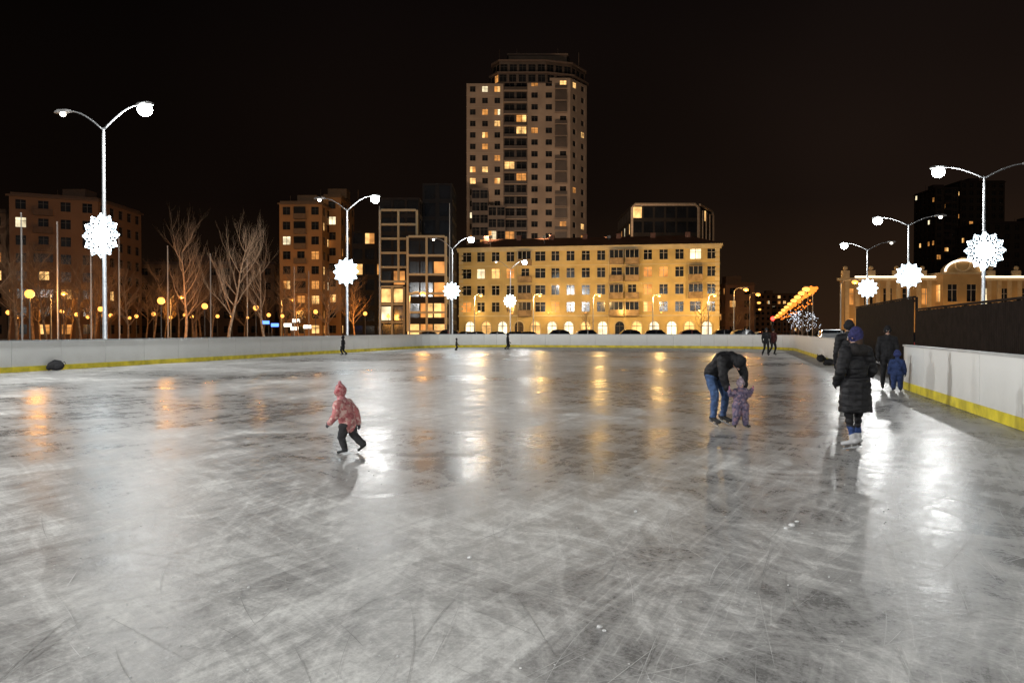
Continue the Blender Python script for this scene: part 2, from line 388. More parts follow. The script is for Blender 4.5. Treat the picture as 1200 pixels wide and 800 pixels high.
def hall():
    e=empty('classical_market_hall'); rng=random.Random(8); d=118; x=lambda p:W(p,d)
    H=Z(329,d); wall=MB(); pane=MB()
    pts=[(x(984),d),(x(1096),d),(x(1096),d+16),(x(984)+9.5,d+16)]
    block(wall,pane,pts,0,H,2,3.0,1.3,2.4,.9,.25,rng=rng)
    pts2=[(x(1096)+.02,d-2),(x(1140),d-2),(x(1140),d+16),(x(1096)+.02,d+16)]
    block(wall,pane,pts2,0,H+.8,2,2.8,1.4,2.5,.9,.3,rng=rng)
    pts3=[(x(1140)+.02,d),(x(1262),d),(x(1262),d+16),(x(1140)+.02,d+16)]
    block(wall,pane,pts3,0,H,2,3.0,1.3,2.4,.9,.25,rng=rng)
    my=mat('hall_stucco',(.42,.27,.11),.9,.15,.4); mt=mat('hall_trim',(.5,.37,.2),.9,.1)
    wall.build('walls',[my,mt],e); pane.build('windows',PM,e)
    t=MB(); led=MB()
    for P in (pts,pts3): prism(t,offset_poly(P,.35),H,H+.4,0)
    prism(t,offset_poly(pts2,.3),H+.8,H+1.1,0)
    cx=x(1118); R=x(1139)-cx; gz=H+1.1
    G=[(cx+R*math.cos(a),gz+R*.62*math.sin(a)) for a in [math.pi*j/16 for j in range(17)]]
    for yy,rev in((d-2.1,False),(d-1.2,True)):
        t.face([(p[0],yy,p[1]) for p in (G if not rev else G[::-1])],1)
    for j in range(16):
        a=G[j];b=G[j+1]; t.face([(a[0],d-2.2,a[1]),(a[0],d-1.0,a[1]),(b[0],d-1.0,b[1]),(b[0],d-2.2,b[1])],0)
    led.tube([(p[0],d-2.35,p[1]+.1) for p in G],[.16]*17,5,0)
    def line(a,b): led.tube([a,b],[.13,.13],5,0)
    line((x(1000),d-.5,H+.55),(x(1094),d-.5,H+.55)); line((x(1142),d-.5,H+.55),(x(1260),d-.5,H+.55))
    t.tube([(cx+1.1*math.cos(a),d-2.15,gz+1.1+1.1*math.sin(a)*.9) for a in [2*math.pi*j/14 for j in range(15)]],[.15]*15,5,0)
    for px in (990,1020,1050,1080,1160,1190,1220,1250):
        t.box((x(px)-.5,d-.4,H+.4),(x(px)+.5,d+.3,H+1.5),0); t.sphere((x(px),d-.05,H+1.85),.35,0)
    for px in list(range(992,1096,12))+list(range(1146,1262,12)):
        t.box((x(px)-.3,d-.2,0),(x(px)+.3,d-.005,H),0)
    t.build('cornice_pilasters_gable',[mt,my],e); led.build('roofline_light_strip',[emis('led_strip',(1,.8,.6),2.6)],e)
    for px in (1000,1045,1090,1118,1160,1205): point('facade_light',(x(px),d-3.6,2.6),230,(1,.5,.12),.2,e)
hall()

# ------------------------------------------------------------ ground
def ground_mat():
    m,nt,b=nm('plaza_asphalt'); tc=N(nt,'ShaderNodeTexCoord'); n1=N(nt,'ShaderNodeTexNoise'); n1.inputs['Scale'].default_value=.12; n1.inputs['Detail'].default_value=6
    r=N(nt,'ShaderNodeValToRGB'); r.color_ramp.elements[0].position=.42; r.color_ramp.elements[0].color=(.045,.043,.04,1); r.color_ramp.elements[1].position=.62; r.color_ramp.elements[1].color=(.16,.155,.15,1)
    nt.links.new(tc.outputs['Object'],n1.inputs['Vector']); nt.links.new(n1.outputs['Fac'],r.inputs['Fac']); nt.links.new(r.outputs['Color'],b.inputs['Base Color']); b.inputs['Roughness'].default_value=.7
    return m
g=MB(); g.face([(-1500,-600,-.05),(1500,-600,-.05),(1500,2500,-.05),(-1500,2500,-.05)]); g.build('ground',[ground_mat()])
rd=MB(); rd.face([(-200,116,-.046),(220,116,-.046),(220,131,-.046),(-200,131,-.046)])
ang=Vector((.314,1,0)).normalized(); per=Vector((ang.y,-ang.x,0))
c0=Vector((.314*131+3.0,131.01,-.046))
rd.face([c0-per*4,c0+per*4,c0+per*4+ang*335,c0-per*4+ang*335])
mk=MB()
for k in range(50): mk.box((-200+k*8,123.4,-.044),(-197+k*8,123.55,-.040),0)
for k in range(36):
    a=c0+ang*(4+k*9); mk.face([a-per*.08+Vector((0,0,.004)),a+per*.08+Vector((0,0,.004)),a+per*.08+ang*3+Vector((0,0,.004)),a-per*.08+ang*3+Vector((0,0,.004))])
R_=empty('road'); rd.build('carriageway',[mat('asphalt',(.05,.05,.05),.6,.2,1)],R_); mk.build('lane_markings',[mat('road_paint',(.7,.7,.68),.7)],R_)
pv=MB(); pv.box((-200,131.02,-.05),(c0.x-6,135.5,.1),0); pv.box((c0.x+5.5,131.02,-.05),(c0.x+8,135.5,.1),0); pv.box((-200,114,-.05),(220,115.95,.1),0)
pv.build('pavement',[mat('paving',(.22,.21,.2),.85,.2,1)])

# ------------------------------------------------------------ ice
UMIN,UMAX,VMIN,VMAX=-7,72.5,-26.9,4.55
RAD=7.5
def rink_path():
    P=[]
    def arc(cu,cv,a0,a1,n=10):
        for i in range(n+1):
            a=math.radians(a0+(a1-a0)*i/n); P.append((cu+RAD*math.cos(a),cv+RAD*math.sin(a)))
    def line(a,b,step=2.4):
        L=math.dist(a,b); n=max(1,round(L/step))
        for i in range(1,n): P.append((a[0]+(b[0]-a[0])*i/n,a[1]+(b[1]-a[1])*i/n))
    P.append((UMIN+RAD,VMAX)); line((UMIN+RAD,VMAX),(UMAX-RAD,VMAX)); arc(UMAX-RAD,VMAX-RAD,90,0)
    line((UMAX,VMAX-RAD),(UMAX,VMIN+RAD)); arc(UMAX-RAD,VMIN+RAD,0,-90)
    line((UMAX-RAD,VMIN),(UMIN+RAD,VMIN)); arc(UMIN+RAD,VMIN+RAD,-90,-180)
    line((UMIN,VMIN+RAD),(UMIN,VMAX-RAD)); arc(UMIN+RAD,VMAX-RAD,180,91,9)
    return P
RP=rink_path()
def ice_mat():
    m,nt,b=nm('ice'); L=nt.links.new
    tc=N(nt,'ShaderNodeTexCoord')
    def noise_(scale,detail=5,rough=.6,dist=0,sx=1,sy=1,rot=0):
        # TEXTURE mapping: rotate first, then stretch along the rotated axis
        mp=N(nt,'ShaderNodeMapping'); mp.vector_type='TEXTURE'; mp.inputs['Scale'].default_value=(1/sx,1/sy,1); mp.inputs['Rotation'].default_value=(0,0,rot)
        no=N(nt,'ShaderNodeTexNoise'); no.noise_dimensions='2D'; no.inputs['Scale'].default_value=scale; no.inputs['Detail'].default_value=detail; no.inputs['Roughness'].default_value=rough; no.inputs['Distortion'].default_value=dist
        L(tc.outputs['Object'],mp.inputs['Vector']); L(mp.outputs[0],no.inputs['Vector']); return no.outputs['Fac']
    def rng(x,a,b_,c=0,d=1):
        r=N(nt,'ShaderNodeMapRange'); r.inputs[1].default_value=a; r.inputs[2].default_value=b_; r.inputs[3].default_value=c; r.inputs[4].default_value=d; L(x,r.inputs[0]); return r.outputs[0]
    def op(o,a,b_=None):
        n=N(nt,'ShaderNodeMath',operation=o)
        for i,v in enumerate((a,b_)):
            if v is None: continue
            if isinstance(v,(int,float)): n.inputs[i].default_value=v
            else: L(v,n.inputs[i])
        return n.outputs[0]
    big=rng(noise_(.14,4,.55,.7),.36,.64)
    med=rng(noise_(.75,8,.74,1.0),.36,.64)
    s1=rng(noise_(1.5,6,.74,.8,.35,2.4,1.05),.42,.64)
    s2=rng(noise_(1.7,6,.74,.8,.35,2.4,2.25),.44,.66)
    s3=rng(noise_(2.3,6,.74,.6,.3,2.6,1.62),.46,.68)
    fine=rng(noise_(30,4,.8,0),.36,.68)
    cont=op('ADD',op('MULTIPLY',big,.28),op('MULTIPLY',med,.24))
    cont=op('ADD',cont,op('MULTIPLY',s1,.15)); cont=op('ADD',cont,op('MULTIPLY',s2,.13)); cont=op('ADD',cont,op('MULTIPLY',s3,.10))
    cont=op('ADD',cont,op('MULTIPLY',fine,.13))
    tot=None
    for k,(sc_,ds,rt) in enumerate(((4.1,6,.4),(3.3,8,-.9),(3.7,9,2.0))):
        mp=N(nt,'ShaderNodeMapping'); mp.inputs['Rotation'].default_value=(0,0,rt); mp.inputs['Location'].default_value=(k*3.3,k*7.1,0); L(tc.outputs['Object'],mp.inputs['Vector'])
        w=N(nt,'ShaderNodeTexWave'); w.inputs['Scale'].default_value=sc_; w.inputs['Distortion'].default_value=ds; w.inputs['Detail'].default_value=1.2; w.inputs['Detail Scale'].default_value=.3
        L(mp.outputs[0],w.inputs['Vector'])
        line=rng(w.outputs['Fac'],.97,1.0)
        x=op('MULTIPLY',line,rng(s1 if k==0 else (s2 if k==1 else s3),.35,.8)); tot=x if tot is None else op('MAXIMUM',tot,x)
    r=N(nt,'ShaderNodeValToRGB'); e=r.color_ramp.elements
    e[0].position=.22; e[0].color=(.175,.172,.168,1); e[1].position=.80; e[1].color=(.76,.755,.73,1)
    x=e.new(.5); x.color=(.41,.405,.395,1)
    L(cont,r.inputs['Fac'])
    mx=N(nt,'ShaderNodeMix',data_type='RGBA'); L(op('MULTIPLY',tot,.28),mx.inputs[0]); L(r.outputs['Color'],mx.inputs[6]); mx.inputs[7].default_value=(.75,.75,.73,1)
    L(mx.outputs[2],b.inputs['Base Color'])
    L(rng(cont,.2,.8,.24,.50),b.inputs['Roughness']); b.inputs['IOR'].default_value=1.31
    L(rng(cont,.25,.75,.15,.03),b.inputs['Specular IOR Level'])
    bp=N(nt,'ShaderNodeBump'); bp.inputs['Strength'].default_value=.3; bp.inputs['Distance'].default_value=.01
    L(noise_(9,4,.7),bp.inputs['Height']); L(bp.outputs[0],b.inputs['Normal'])
    return m
ic=MB(); ic.face([uv(u,v,0) for u,v in reversed(RP)]); ic.build('ice_rink',[ice_mat()])

mk=MB(); rs=random.Random(5)
for k in range(1500):
    d=1.9+rs.random()**1.5*20; x=rs.uniform(-.75,.75)*d+rs.uniform(-1,1)
    h=rs.uniform(0,6.28) if rs.random()<.4 else rs.choice((.4,-.6,1.3))+rs.gauss(0,.35); cur=rs.gauss(0,.25); L_=rs.uniform(.2,1.5); w=rs.uniform(.0006,.0019)*(1+d*.07); n=8; l=[];r_=[]
    ok=True; px_,py_=x,d; z=.0022+(k%60)*.00008
    for i in range(n+1):
        t=i/n; ww=w*math.sin(math.pi*min(.98,max(.02,t)))**.5
        l.append((px_-math.sin(h)*ww,py_+math.cos(h)*ww,z)); r_.append((px_+math.sin(h)*ww,py_-math.cos(h)*ww,z))
        px_+=math.cos(h)*L_/n; py_+=math.sin(h)*L_/n; h+=cur*L_/n
        v=Vector((px_,py_,0)).dot(V)
        if v>VMAX-.3 or v<VMIN+.3: ok=False
    if not ok: continue
    for i in range(n): mk.face([l[i],r_[i],r_[i+1],l[i+1]],k%2)
mk.build('skate_marks',[mat('frost_scratch',(.56,.56,.55),.7,.3,3),mat('wet_scratch',(.33,.33,.32),.6,.3,3,spec=.2)])
cb=MB()
def crumb(x,y,r):
    base=len(cb.v); cb.sphere((x,y,r*.35),r,0,7,5,(1,rs.uniform(.6,1),.6))
    for i in range(base,len(cb.v)):
        v=Vector(cb.v[i]); nn=noise.noise(v*60/ (1+r*20))*r*.6; cb.v[i]=tuple(v+Vector((nn,-nn,nn*.5)))
for k in range(500):
    d=2.2+rs.random()**1.3*14; crumb(rs.uniform(-.65,.5)*d,d,rs.uniform(.002,.007))
for px,py,r in ((703,737,.018),(709,741,.012),(930,617,.028),(922,620,.016),(745,600,.014),(550,655,.016),(935,612,.015),(290,690,.012)):
    d=CAMH*F/(py-386); crumb(W(px,d),d,r)
cb.build('snow_crumbs',[mat('snow',(.66,.67,.68),.6,.05)],None,True)

# ------------------------------------------------------------ boards
bd=empty('rink_board_fence'); pan=MB(); kick=MB(); rail=MB(); post=MB()
GAP=(24.6,38.5)
HB=1.2; cen=uv(32,-11)
n=len(RP)
for i in range(n):
    a=RP[i]; b=RP[(i+1)%n]
    if abs(a[1]-VMAX)<.01 and abs(b[1]-VMAX)<.01:
        mid=(a[0]+b[0])/2
        if GAP[0]<mid<GAP[1]: continue
    A=uv(*a); B=uv(*b); M_,L_=edgeM((B.x,B.y),(A.x,A.y))
    inn=(M_@Vector((L_/2,-1,0))-cen).length < (M_@Vector((L_/2,1,0))-cen).length
    s=1 if inn else -1
    def bx(mb,x0,x1,y0,y1,z0,z1,m=0):
        ya,yb=sorted((y0*s,y1*s)); mb.box((x0,ya,z0),(x1,yb,z1),m,M_)
    bx(pan,.008,L_-.008,0,.05,.02,HB)
    bx(kick,.003,L_-.003,-.012,-.001,.01,.22)
    bx(rail,-.01,L_+.01,-.03,.08,HB+.002,HB+.05)
    for t in ((0,.5) if L_>1.5 else (0,)):
        bx(post,t*L_-.03 if t else .0,t*L_+.03,.052,.13,0,HB-.02)
    bx(post,0,L_,.055,.1,.55,.6)
def board_mat():
    m,nt,b=nm('board_panel'); L=nt.links.new; tc=N(nt,'ShaderNodeTexCoord')
    n1=N(nt,'ShaderNodeTexNoise'); n1.inputs['Scale'].default_value=1.2; n1.inputs['Detail'].default_value=7; n1.inputs['Roughness'].default_value=.7
    sp=N(nt,'ShaderNodeSeparateXYZ'); L(tc.outputs['Object'],sp.inputs[0]); L(tc.outputs['Object'],n1.inputs['Vector'])
    mr=N(nt,'ShaderNodeMapRange'); mr.inputs[1].default_value=.15; mr.inputs[2].default_value=1.0; mr.inputs[3].default_value=.75; mr.inputs[4].default_value=.05; L(sp.outputs[2],mr.inputs[0])
    mu=N(nt,'ShaderNodeMath',operation='MULTIPLY'); L(mr.outputs[0],mu.inputs[0]); L(n1.outputs['Fac'],mu.inputs[1])
    mx=N(nt,'ShaderNodeMix',data_type='RGBA'); mx.inputs[6].default_value=(.80,.82,.81,1); mx.inputs[7].default_value=(.34,.34,.31,1); L(mu.outputs[0],mx.inputs[0])
    L(mx.outputs[2],b.inputs['Base Color']); b.inputs['Roughness'].default_value=.55; return m
pan.build('panels',[board_mat()],bd); kick.build('kick_strip',[M_yel],bd); rail.build('top_rail',[M_rail],bd); post.build('frame_posts',[M_metal],bd)

def dark_fence():
    e=empty('dark_mesh_fence'); f=MB()
    a0=Vector((12.9,20,0))-Vector((.28,1,0))*16; 
    def seg(p,q,h):
        M,L=edgeM((p.x,p.y),(q.x,q.y)); n=int(L/.15)
        M=M@Matrix.Diagonal((1,-1,1,1))
        for i in range(n): f.box((i*L/n,0,.05),(i*L/n+.14,.025+.006*(i%2),h+.012*math.sin(i*1.7)),0,M)
        for z in (.3,h*.5,h-.15): f.box((0,.035,z),(L,.08,z+.08),1,M)
        for i in range(int(L/2.5)+1): f.box((i*2.5,.085,0),(i*2.5+.09,.17,h+.05),1,M)
        f.box((0,-.02,h+.03),(L,.1,h+.09),1,M)
    p1=Vector((12.9,20,0))+Vector((.28,1,0))*12.2
    seg(a0,p1,2.42)
    p2=Vector((12.9,20,0))+Vector((.28,1,0))*12.6; p3=p2+Vector((.28,1,0))*15.5
    seg(p2,p3,2.95)
    f.build('slats_and_posts',[mat('dark_stained_wood',(.014,.010,.009),.85,.3,3,spec=.1),mat('fence_frame',(.016,.012,.011),.8,spec=.1)],e)
dark_fence()

# ------------------------------------------------------------ lamps
def snowflake(parent, c, R, face):
    mb=MB(); face=face.normalized(); x=Vector((-face.y,face.x,0)); z=Vector((0,0,1))
    P=lambda r,a: c+face*-.2+(x*math.cos(a)+z*math.sin(a))*r
    n=12
    for k in range(n):
        a=2*math.pi*k/n; h=math.pi/n
        mb.tube([P(.12*R,a),P(.80*R,a)],[.028,.022],5,0)
        cpt=.76*R; rp=.19*R
        mb.tube([P(cpt,a)+(x*math.cos(a+t)+z*math.sin(a+t))*rp for t in [2*math.pi*j/10 for j in range(11)]],[.024]*11,4,0)
        mb.sphere(P(.78*R,a),.085,1,7,5); mb.sphere(P(.98*R,a),.055,1,6,4); mb.sphere(P(.55*R,a),.07,1,6,4); mb.sphere(P(.38*R,a+h),.065,1,6,4)
        mb.sphere(P(.66*R,a+h),.055,1,6,4)
        for s in (-1,1): mb.tube([P(.32*R,a),P(.5*R,a+s*h*.8)],[.02,.018],4,0)
    for r in (.24,.46): mb.tube([P(r*R,2*math.pi*j/24) for j in range(25)],[.028]*25,4,1)
    mb.sphere(P(0,0),.15,1,8,6)
    mb.build('snowflake_decoration',[M_flake2,M_flake],parent)
    br=MB(); br.beam(c,c+face*-.19,.05,.05); br.build('bracket',[M_metal],parent)
    point('snowflake_light',c+face*-.6,130,(.85,.95,1),.5,parent)
def street_lamp(x,y,ph,tip,side,power,arm=2.0,flake=6.0,fr=1.0,lens=.26):
    e=empty('street_lamp'); mb=MB()
    mb.tube([(x,y,-.05),(x,y,.6),(x,y,.61),(x,y,ph-.8),(x,y,ph)],[.17,.16,.11,.07,.055],10,0)
    mb.tube([(x,y,-.04),(x,y,.08)],[.3,.28],10,0)
    led=MB(); hd=MB(); Vv=V
    for s in (side,-side):
        pts=[]
        for i in range(9):
            t=i/8; pts.append(Vector((x,y,ph-.1))+Vv*s*arm*t+Vector((0,0,(tip-ph+.1)*(math.sin(t*math.pi/2)))))
        mb.tube(pts,[.045-.012*i/8 for i in range(9)],6,0)
        p=pts[-1]; dirv=Vv*s
        M=Matrix(((dirv.x,-dirv.y,0,p.x),(dirv.y,dirv.x,0,p.y),(0,0,1,p.z),(0,0,0,1)))
        prof=[(-.15,.06,.05),(.05,.13,.09),(.5,.17,.1),(.72,.1,.05)]
        vs=[];fs=[]
        for (xx,w,h) in prof: vs+=[M@Vector(q) for q in ((xx,-w,-.04),(xx,w,-.04),(xx,w*.7,h),(xx,-w*.7,h))]
        for i in range(3):
            for k in range(4): fs.append((i*4+k,i*4+(k+1)%4,(i+1)*4+(k+1)%4,(i+1)*4+k))
        fs+= [(3,2,1,0),(12,13,14,15)]
        hd.mesh(vs,fs,0)
        lm=0 if s==side else 1
        r=lens if lm==0 else .13
        led.sphere(M@Vector((.3,0,-.02-r*.7)),r,lm,16,8,(1,1,.9))
        if s==side:
            point('lamp_light',M@Vector((.3,0,-.2-2*lens)),power,(1,1,.98),.2,e)
    mb.build('pole',[M_metal],e,True); hd.build('lamp_heads',[M_head],e); led.build('lenses',[M_led,M_led_dim],e,True)
    if flake: snowflake(e,Vector((x,y,flake)),fr,U)
street_lamp(W(123,37),37,11.0,11.9,1,3000,lens=.32)
street_lamp(W(407,60),60,10.7,11.6,1,3200,lens=.32)
street_lamp(W(530,92),92,11,12.2,1,2600,flake=6.1,lens=.36)
street_lamp(W(598,124),124,11,12.3,1,1600,flake=6.1,lens=.36)
street_lamp(-25.2,14,11,11.9,1,17000)
street_lamp(-31,-8,11,11.9,1,22000)
street_lamp(W(1152,44),44,10.1,10.7,-1,2200,lens=.33)
street_lamp(W(1064,64),64,10.1,10.7,-1,2400,lens=.34)
street_lamp(W(1016,84),84,10.1,10.8,-1,2000,lens=.36)
street_lamp(20.3,24,10.1,10.7,-1,350)
street_lamp(14.7,3,10.1,10.7,-1,900)
street_lamp(6,-18,10.1,10.7,-1,10000)

fp=[(26,48),(68,52),(107,57),(140,61),(197,67),(247,74),(290,80),(345,89),(362,96),(445,100),(527,104)]
mpw=mat('pole_white',(.32,.30,.28),.5,.05)
for px,d in fp:
    x=W(px,d); top=8.6 if px<400 else (17 if px==445 else 18)
    mb=MB(); mb.tube([(x,d,-.05),(x,d,top)],[.055 if px<400 else .11,.03],7); mb.sphere((x,d,top+.05),.06,0,8,5); mb.box((x-.2,d-.2,-.05),(x+.2,d+.2,.05)); mb.tube([(x+.08,d-.02,1.2),(x+.08,d-.02,top-.1)],[.006,.006],3)
    mb.build('flag_pole',[mpw],None)

def lantern(px,d,h=3.9,pw=420,light=True,col=(1,.42,.08)):
    x=W(px,d); e=empty('park_lantern'); mb=MB()
    mb.tube([(x,d,-.05),(x,d,.5),(x,d,.55),(x,d,h-.3),(x,d,h-.22)],[.1,.09,.05,.04,.08],8,0); mb.tube([(x,d,h+.26),(x,d,h+.36)],[.12,.02],8,0)
    mb.build('post',[M_frame_dk],e); gl=MB(); gl.sphere((x,d,h),.28,0,12,8); gl.build('globe',[M_sod],e,True)
    if light: point('lantern_light',(x,d+.5,h-.1),pw,col,.3,e)
for px,d,L_ in ((35,50,1),(10,95,0),(67,150,0),(118,87,1),(189,62,1),(217,112,0),(240,76,1),(272,118,0),(300,82,1),(331,120,0),(370,100,1),(428,112,1),(455,122,0),(103,130,0),(152,140,0),(72,100,1),(180,105,0),(20,130,0),(200,135,0),(290,140,0),(130,115,0),(90,108,0),(225,128,0),(255,122,0),(315,112,0),(160,122,0)):
    lantern(px,d,3.9 if L_ else 3.7,800 if d<80 else 1500,bool(L_))
def avenue_lamp(x,y,h=9,pw=700,light=True,arm=1.6,r=.34,col=(1,.45,.1)):
    e=empty('avenue_street_lamp'); mb=MB()
    mb.tube([(x,y,-.05),(x,y,h-.5),(x+arm*.3,y,h-.05),(x+arm,y,h)],[.12,.07,.05,.04],6,0); mb.box((x+arm-.1,y-.13,h-.02),(x+arm+.6,y+.13,h+.12),0)
    mb.build('pole',[M_metal],e); g_=MB(); g_.sphere((x+arm+.25,y,h-.04-r*.7),r,0,10,6,(1.3,1,.7)); g_.build('lens',[M_sod],e,True)
    if light: point('lamp_light',(x+arm+.25,y-.2,h-.7),pw,col,.25,e)
for i,d in enumerate((137,152,170,190,215,245,280,325,380,440)):
    avenue_lamp(.314*d+8.7,d,9,1300,i<4,-1.4,r=.42+d*.001)
for i,d in enumerate((160,210,280)): avenue_lamp(.314*d-2.5,d,9,900,i<1,1.4,.40)
for px,d,pw in ((480,112,1500),(330,135,3000),(200,125,2600),(60,112,2200),(860,125,1200),(985,105,700)):  # strong street lamps added so light reaches the nearby buildings
    avenue_lamp(W(px,d),d,8.2 if px>500 else 7.0,pw)
for px in (556,625,695,765,830): avenue_lamp(W(px,132.5),132.5,7.5,2900,arm=.8,col=(1,.60,.20),r=.22)  # extra lamp row, added to light the yellow house front evenly
gb=MB(); rg=random.Random(3)
for i in range(110):
    t=i/109; d=128+ (t**1.6)*320; ph=t*60; z=7.9+.55*abs(math.sin(ph*.5))
    gb.sphere((.314*d+8.4+rg.uniform(-.5,.5),d,z+rg.uniform(-.25,.25)),.20+d*.0006,0,6,4)
for i in range(50):
    t=i/49; d=135+t*220; gb.sphere((.314*d+8.4,d,6.3+rg.uniform(-.6,.6)),.15,0,6,4)
gb.build('street_garland',[M_sod2])
tl=empty('traffic_light'); d=110; x=W(905,d); mb=MB(); mb.tube([(x,d,-.05),(x,d,3.4)],[.07,.06],8,0); mb.box((x-.18,d-.15,2.3),(x+.18,d+.15,3.35),0)
for k in range(3): mb.tube([(x,d-.15,3.18-k*.33),(x,d-.3,3.2-k*.33)],[.13,.14],8,0,False)
mb.build('housing',[M_frame_dk],tl); mb=MB(); mb.sphere((x,d-.2,3.18),.28,0); mb.build('red_lens',[M_red],tl); mb=MB(); mb.sphere((x,d-.155,2.52),.1,0); mb.build('dark_lens',[M_glass],tl)
mb=MB(); d=108
for px,py in ((311,378),(322,381),(337,381),(345,385),(347,376),(360,383)):
    mb.box((W(px,d)-.5,d,Z(py,d)-.2),(W(px,d)+.5,d+.15,Z(py,d)+.25),0 if px<330 else 1)
    mb.box((W(px,d)-.5,d+.16,-.05),(W(px,d)-.4,d+.26,Z(py,d)+.2),2)
mb.build('illuminated_kiosk_sign',[emis('sign_blue',(.1,.25,1),3),emis('sign_white',(1,.95,.8),3),M_frame_dk])

# ------------------------------------------------------------ trees
def tree_mesh(name,seed,H,upright=.6,dep=5,spread=.7,m=None):
    r=random.Random(seed); mb=MB(); tips=[]
    def br(p,d,L,rad,k):
        n=4 if k>2 else 3; pts=[p]; rr=[rad]; q=p.copy(); dd=d.copy()
        for i in range(n):
            dd=(dd+Vector((r.gauss(0,.13),r.gauss(0,.13),.05+.07*upright))).normalized(); q=q+dd*L/n; pts.append(q.copy()); rr.append(rad*(1-.5*(i+1)/n))
        mb.tube(pts,rr,5 if k>=3 else 3,0,False)
        if k<=0: tips.append(q); return
        cnt=3 if k>3 else r.choice((2,3,4))
        for c in range(cnt+1):
            t=.35+.65*(c/(cnt)) ; idx=min(n,max(1,int(t*n+.5))); base=pts[idx]
            ax=Vector((r.gauss(0,1),r.gauss(0,1),r.gauss(0,.3))).normalized()
            nd=(dd+ax*spread*(1 if c<cnt else .35)).normalized(); nd.z=nd.z*.8+.25*upright; nd.normalize()
            br(base,nd,L*r.uniform(.5,.8)*(1 if c<cnt else 1.1),rr[idx]*(.55 if c<cnt else .85),k-1)
    tr=[Vector((0,0,-.1))]; q=Vector((0,0,0)); dd=Vector((0,0,1)); rr=[H*.015]; 
    n=9
    for i in range(n):
        dd=(dd+Vector((r.gauss(0,.07),r.gauss(0,.07),.1))).normalized(); q=q+dd*H*.8/n; tr.append(q.copy()); rr.append(H*.014*(1-.8*(i+1)/n))
    mb.tube(tr,rr,8,0,False)
    for i in range(3,n+1):
        for c in range(2 if i<n else 4):
            a=r.uniform(0,6.28); up=.5+.7*upright
            d0=Vector((math.cos(a),math.sin(a),up)).normalized(); br(tr[i],d0,H*.24*(1.15-.06*i)*r.uniform(.7,1.2),rr[i]*.5+.008,dep-2)
    me=bpy.data.meshes.new(name); me.from_pydata(mb.v,[],mb.f); me.materials.append(m); me.update(); return me,tips
M_bark=mat('bark',(.24,.155,.095),.95,.3,3,spec=.1); M_birch=mat('poplar_bark',(.34,.23,.15),.95,.3,4,spec=.1)
TM=[tree_mesh('tree_a',1,12,.9,5,.55,M_birch)[0],tree_mesh('tree_b',2,12,1.0,5,.5,M_birch)[0],tree_mesh('tree_c',3,9,.5,5,.8,M_bark)[0],tree_mesh('tree_d',4,8,.6,5,.75,M_bark)[0]]
def tree(px,d,k,s,rot=0,lean=0,name='bare_tree'):
    o=bpy.data.objects.new(name,TM[k]); o.location=(W(px,d),d,0); o.scale=(s,s,s); o.rotation_euler=(0,lean,rot); return link(o)
for a in ((216,66,0,.84,0),(266,64,1,.84,1.2),(312,72,0,.8,2.5,.16),(95,78,2,1.0,1),(55,72,2,1.05,2),(20,66,3,1.1,3),(150,80,3,.95,4),(385,92,3,1.1,1),(125,95,2,1.1,3),(350,100,2,1,2.2),(822,128,3,.9,1),(688,126,3,.75,2),(-20,60,2,1.1,1),(75,98,3,1.2,3.9),(180,100,2,1.1,5.1),(415,118,3,1.1,2),(38,88,2,1.15,.7),(110,84,3,1.2,5),(10,92,2,1.2,4)): tree(*a)
dm=empty('distant_trees'); rt=random.Random(9)
for k in range(26):
    px=rt.uniform(-60,440); d=rt.uniform(106,126); o=tree(px,d,rt.choice((2,3,2)),rt.uniform(.9,1.35),rt.uniform(0,6),name='tree'); o.parent=dm
for k in range(4):
    px=rt.uniform(858,880); d=rt.uniform(140,165); o=tree(px,d,rt.choice((2,3)),rt.uniform(.7,1.0),rt.uniform(0,6),name='tree'); o.parent=dm
for i,(px,d,s) in enumerate(((928,112,.50),(940,96,.48),(953,100,.45),(936,113,.52))):
    me,tips=tree_mesh('lit_tree',30+i,8,.5,4,.8,M_bark); e=empty('tree_with_fairy_lights',(W(px,d),d,0)); e.scale=(s,s,s)
    link(bpy.data.objects.new('tree_branches',me),e); b_=MB(); random.Random(i).shuffle(tips)
    for t in tips[:50]: b_.sphere(t,.07,0,5,3)
    b_.build('bulbs',[M_wb],e)

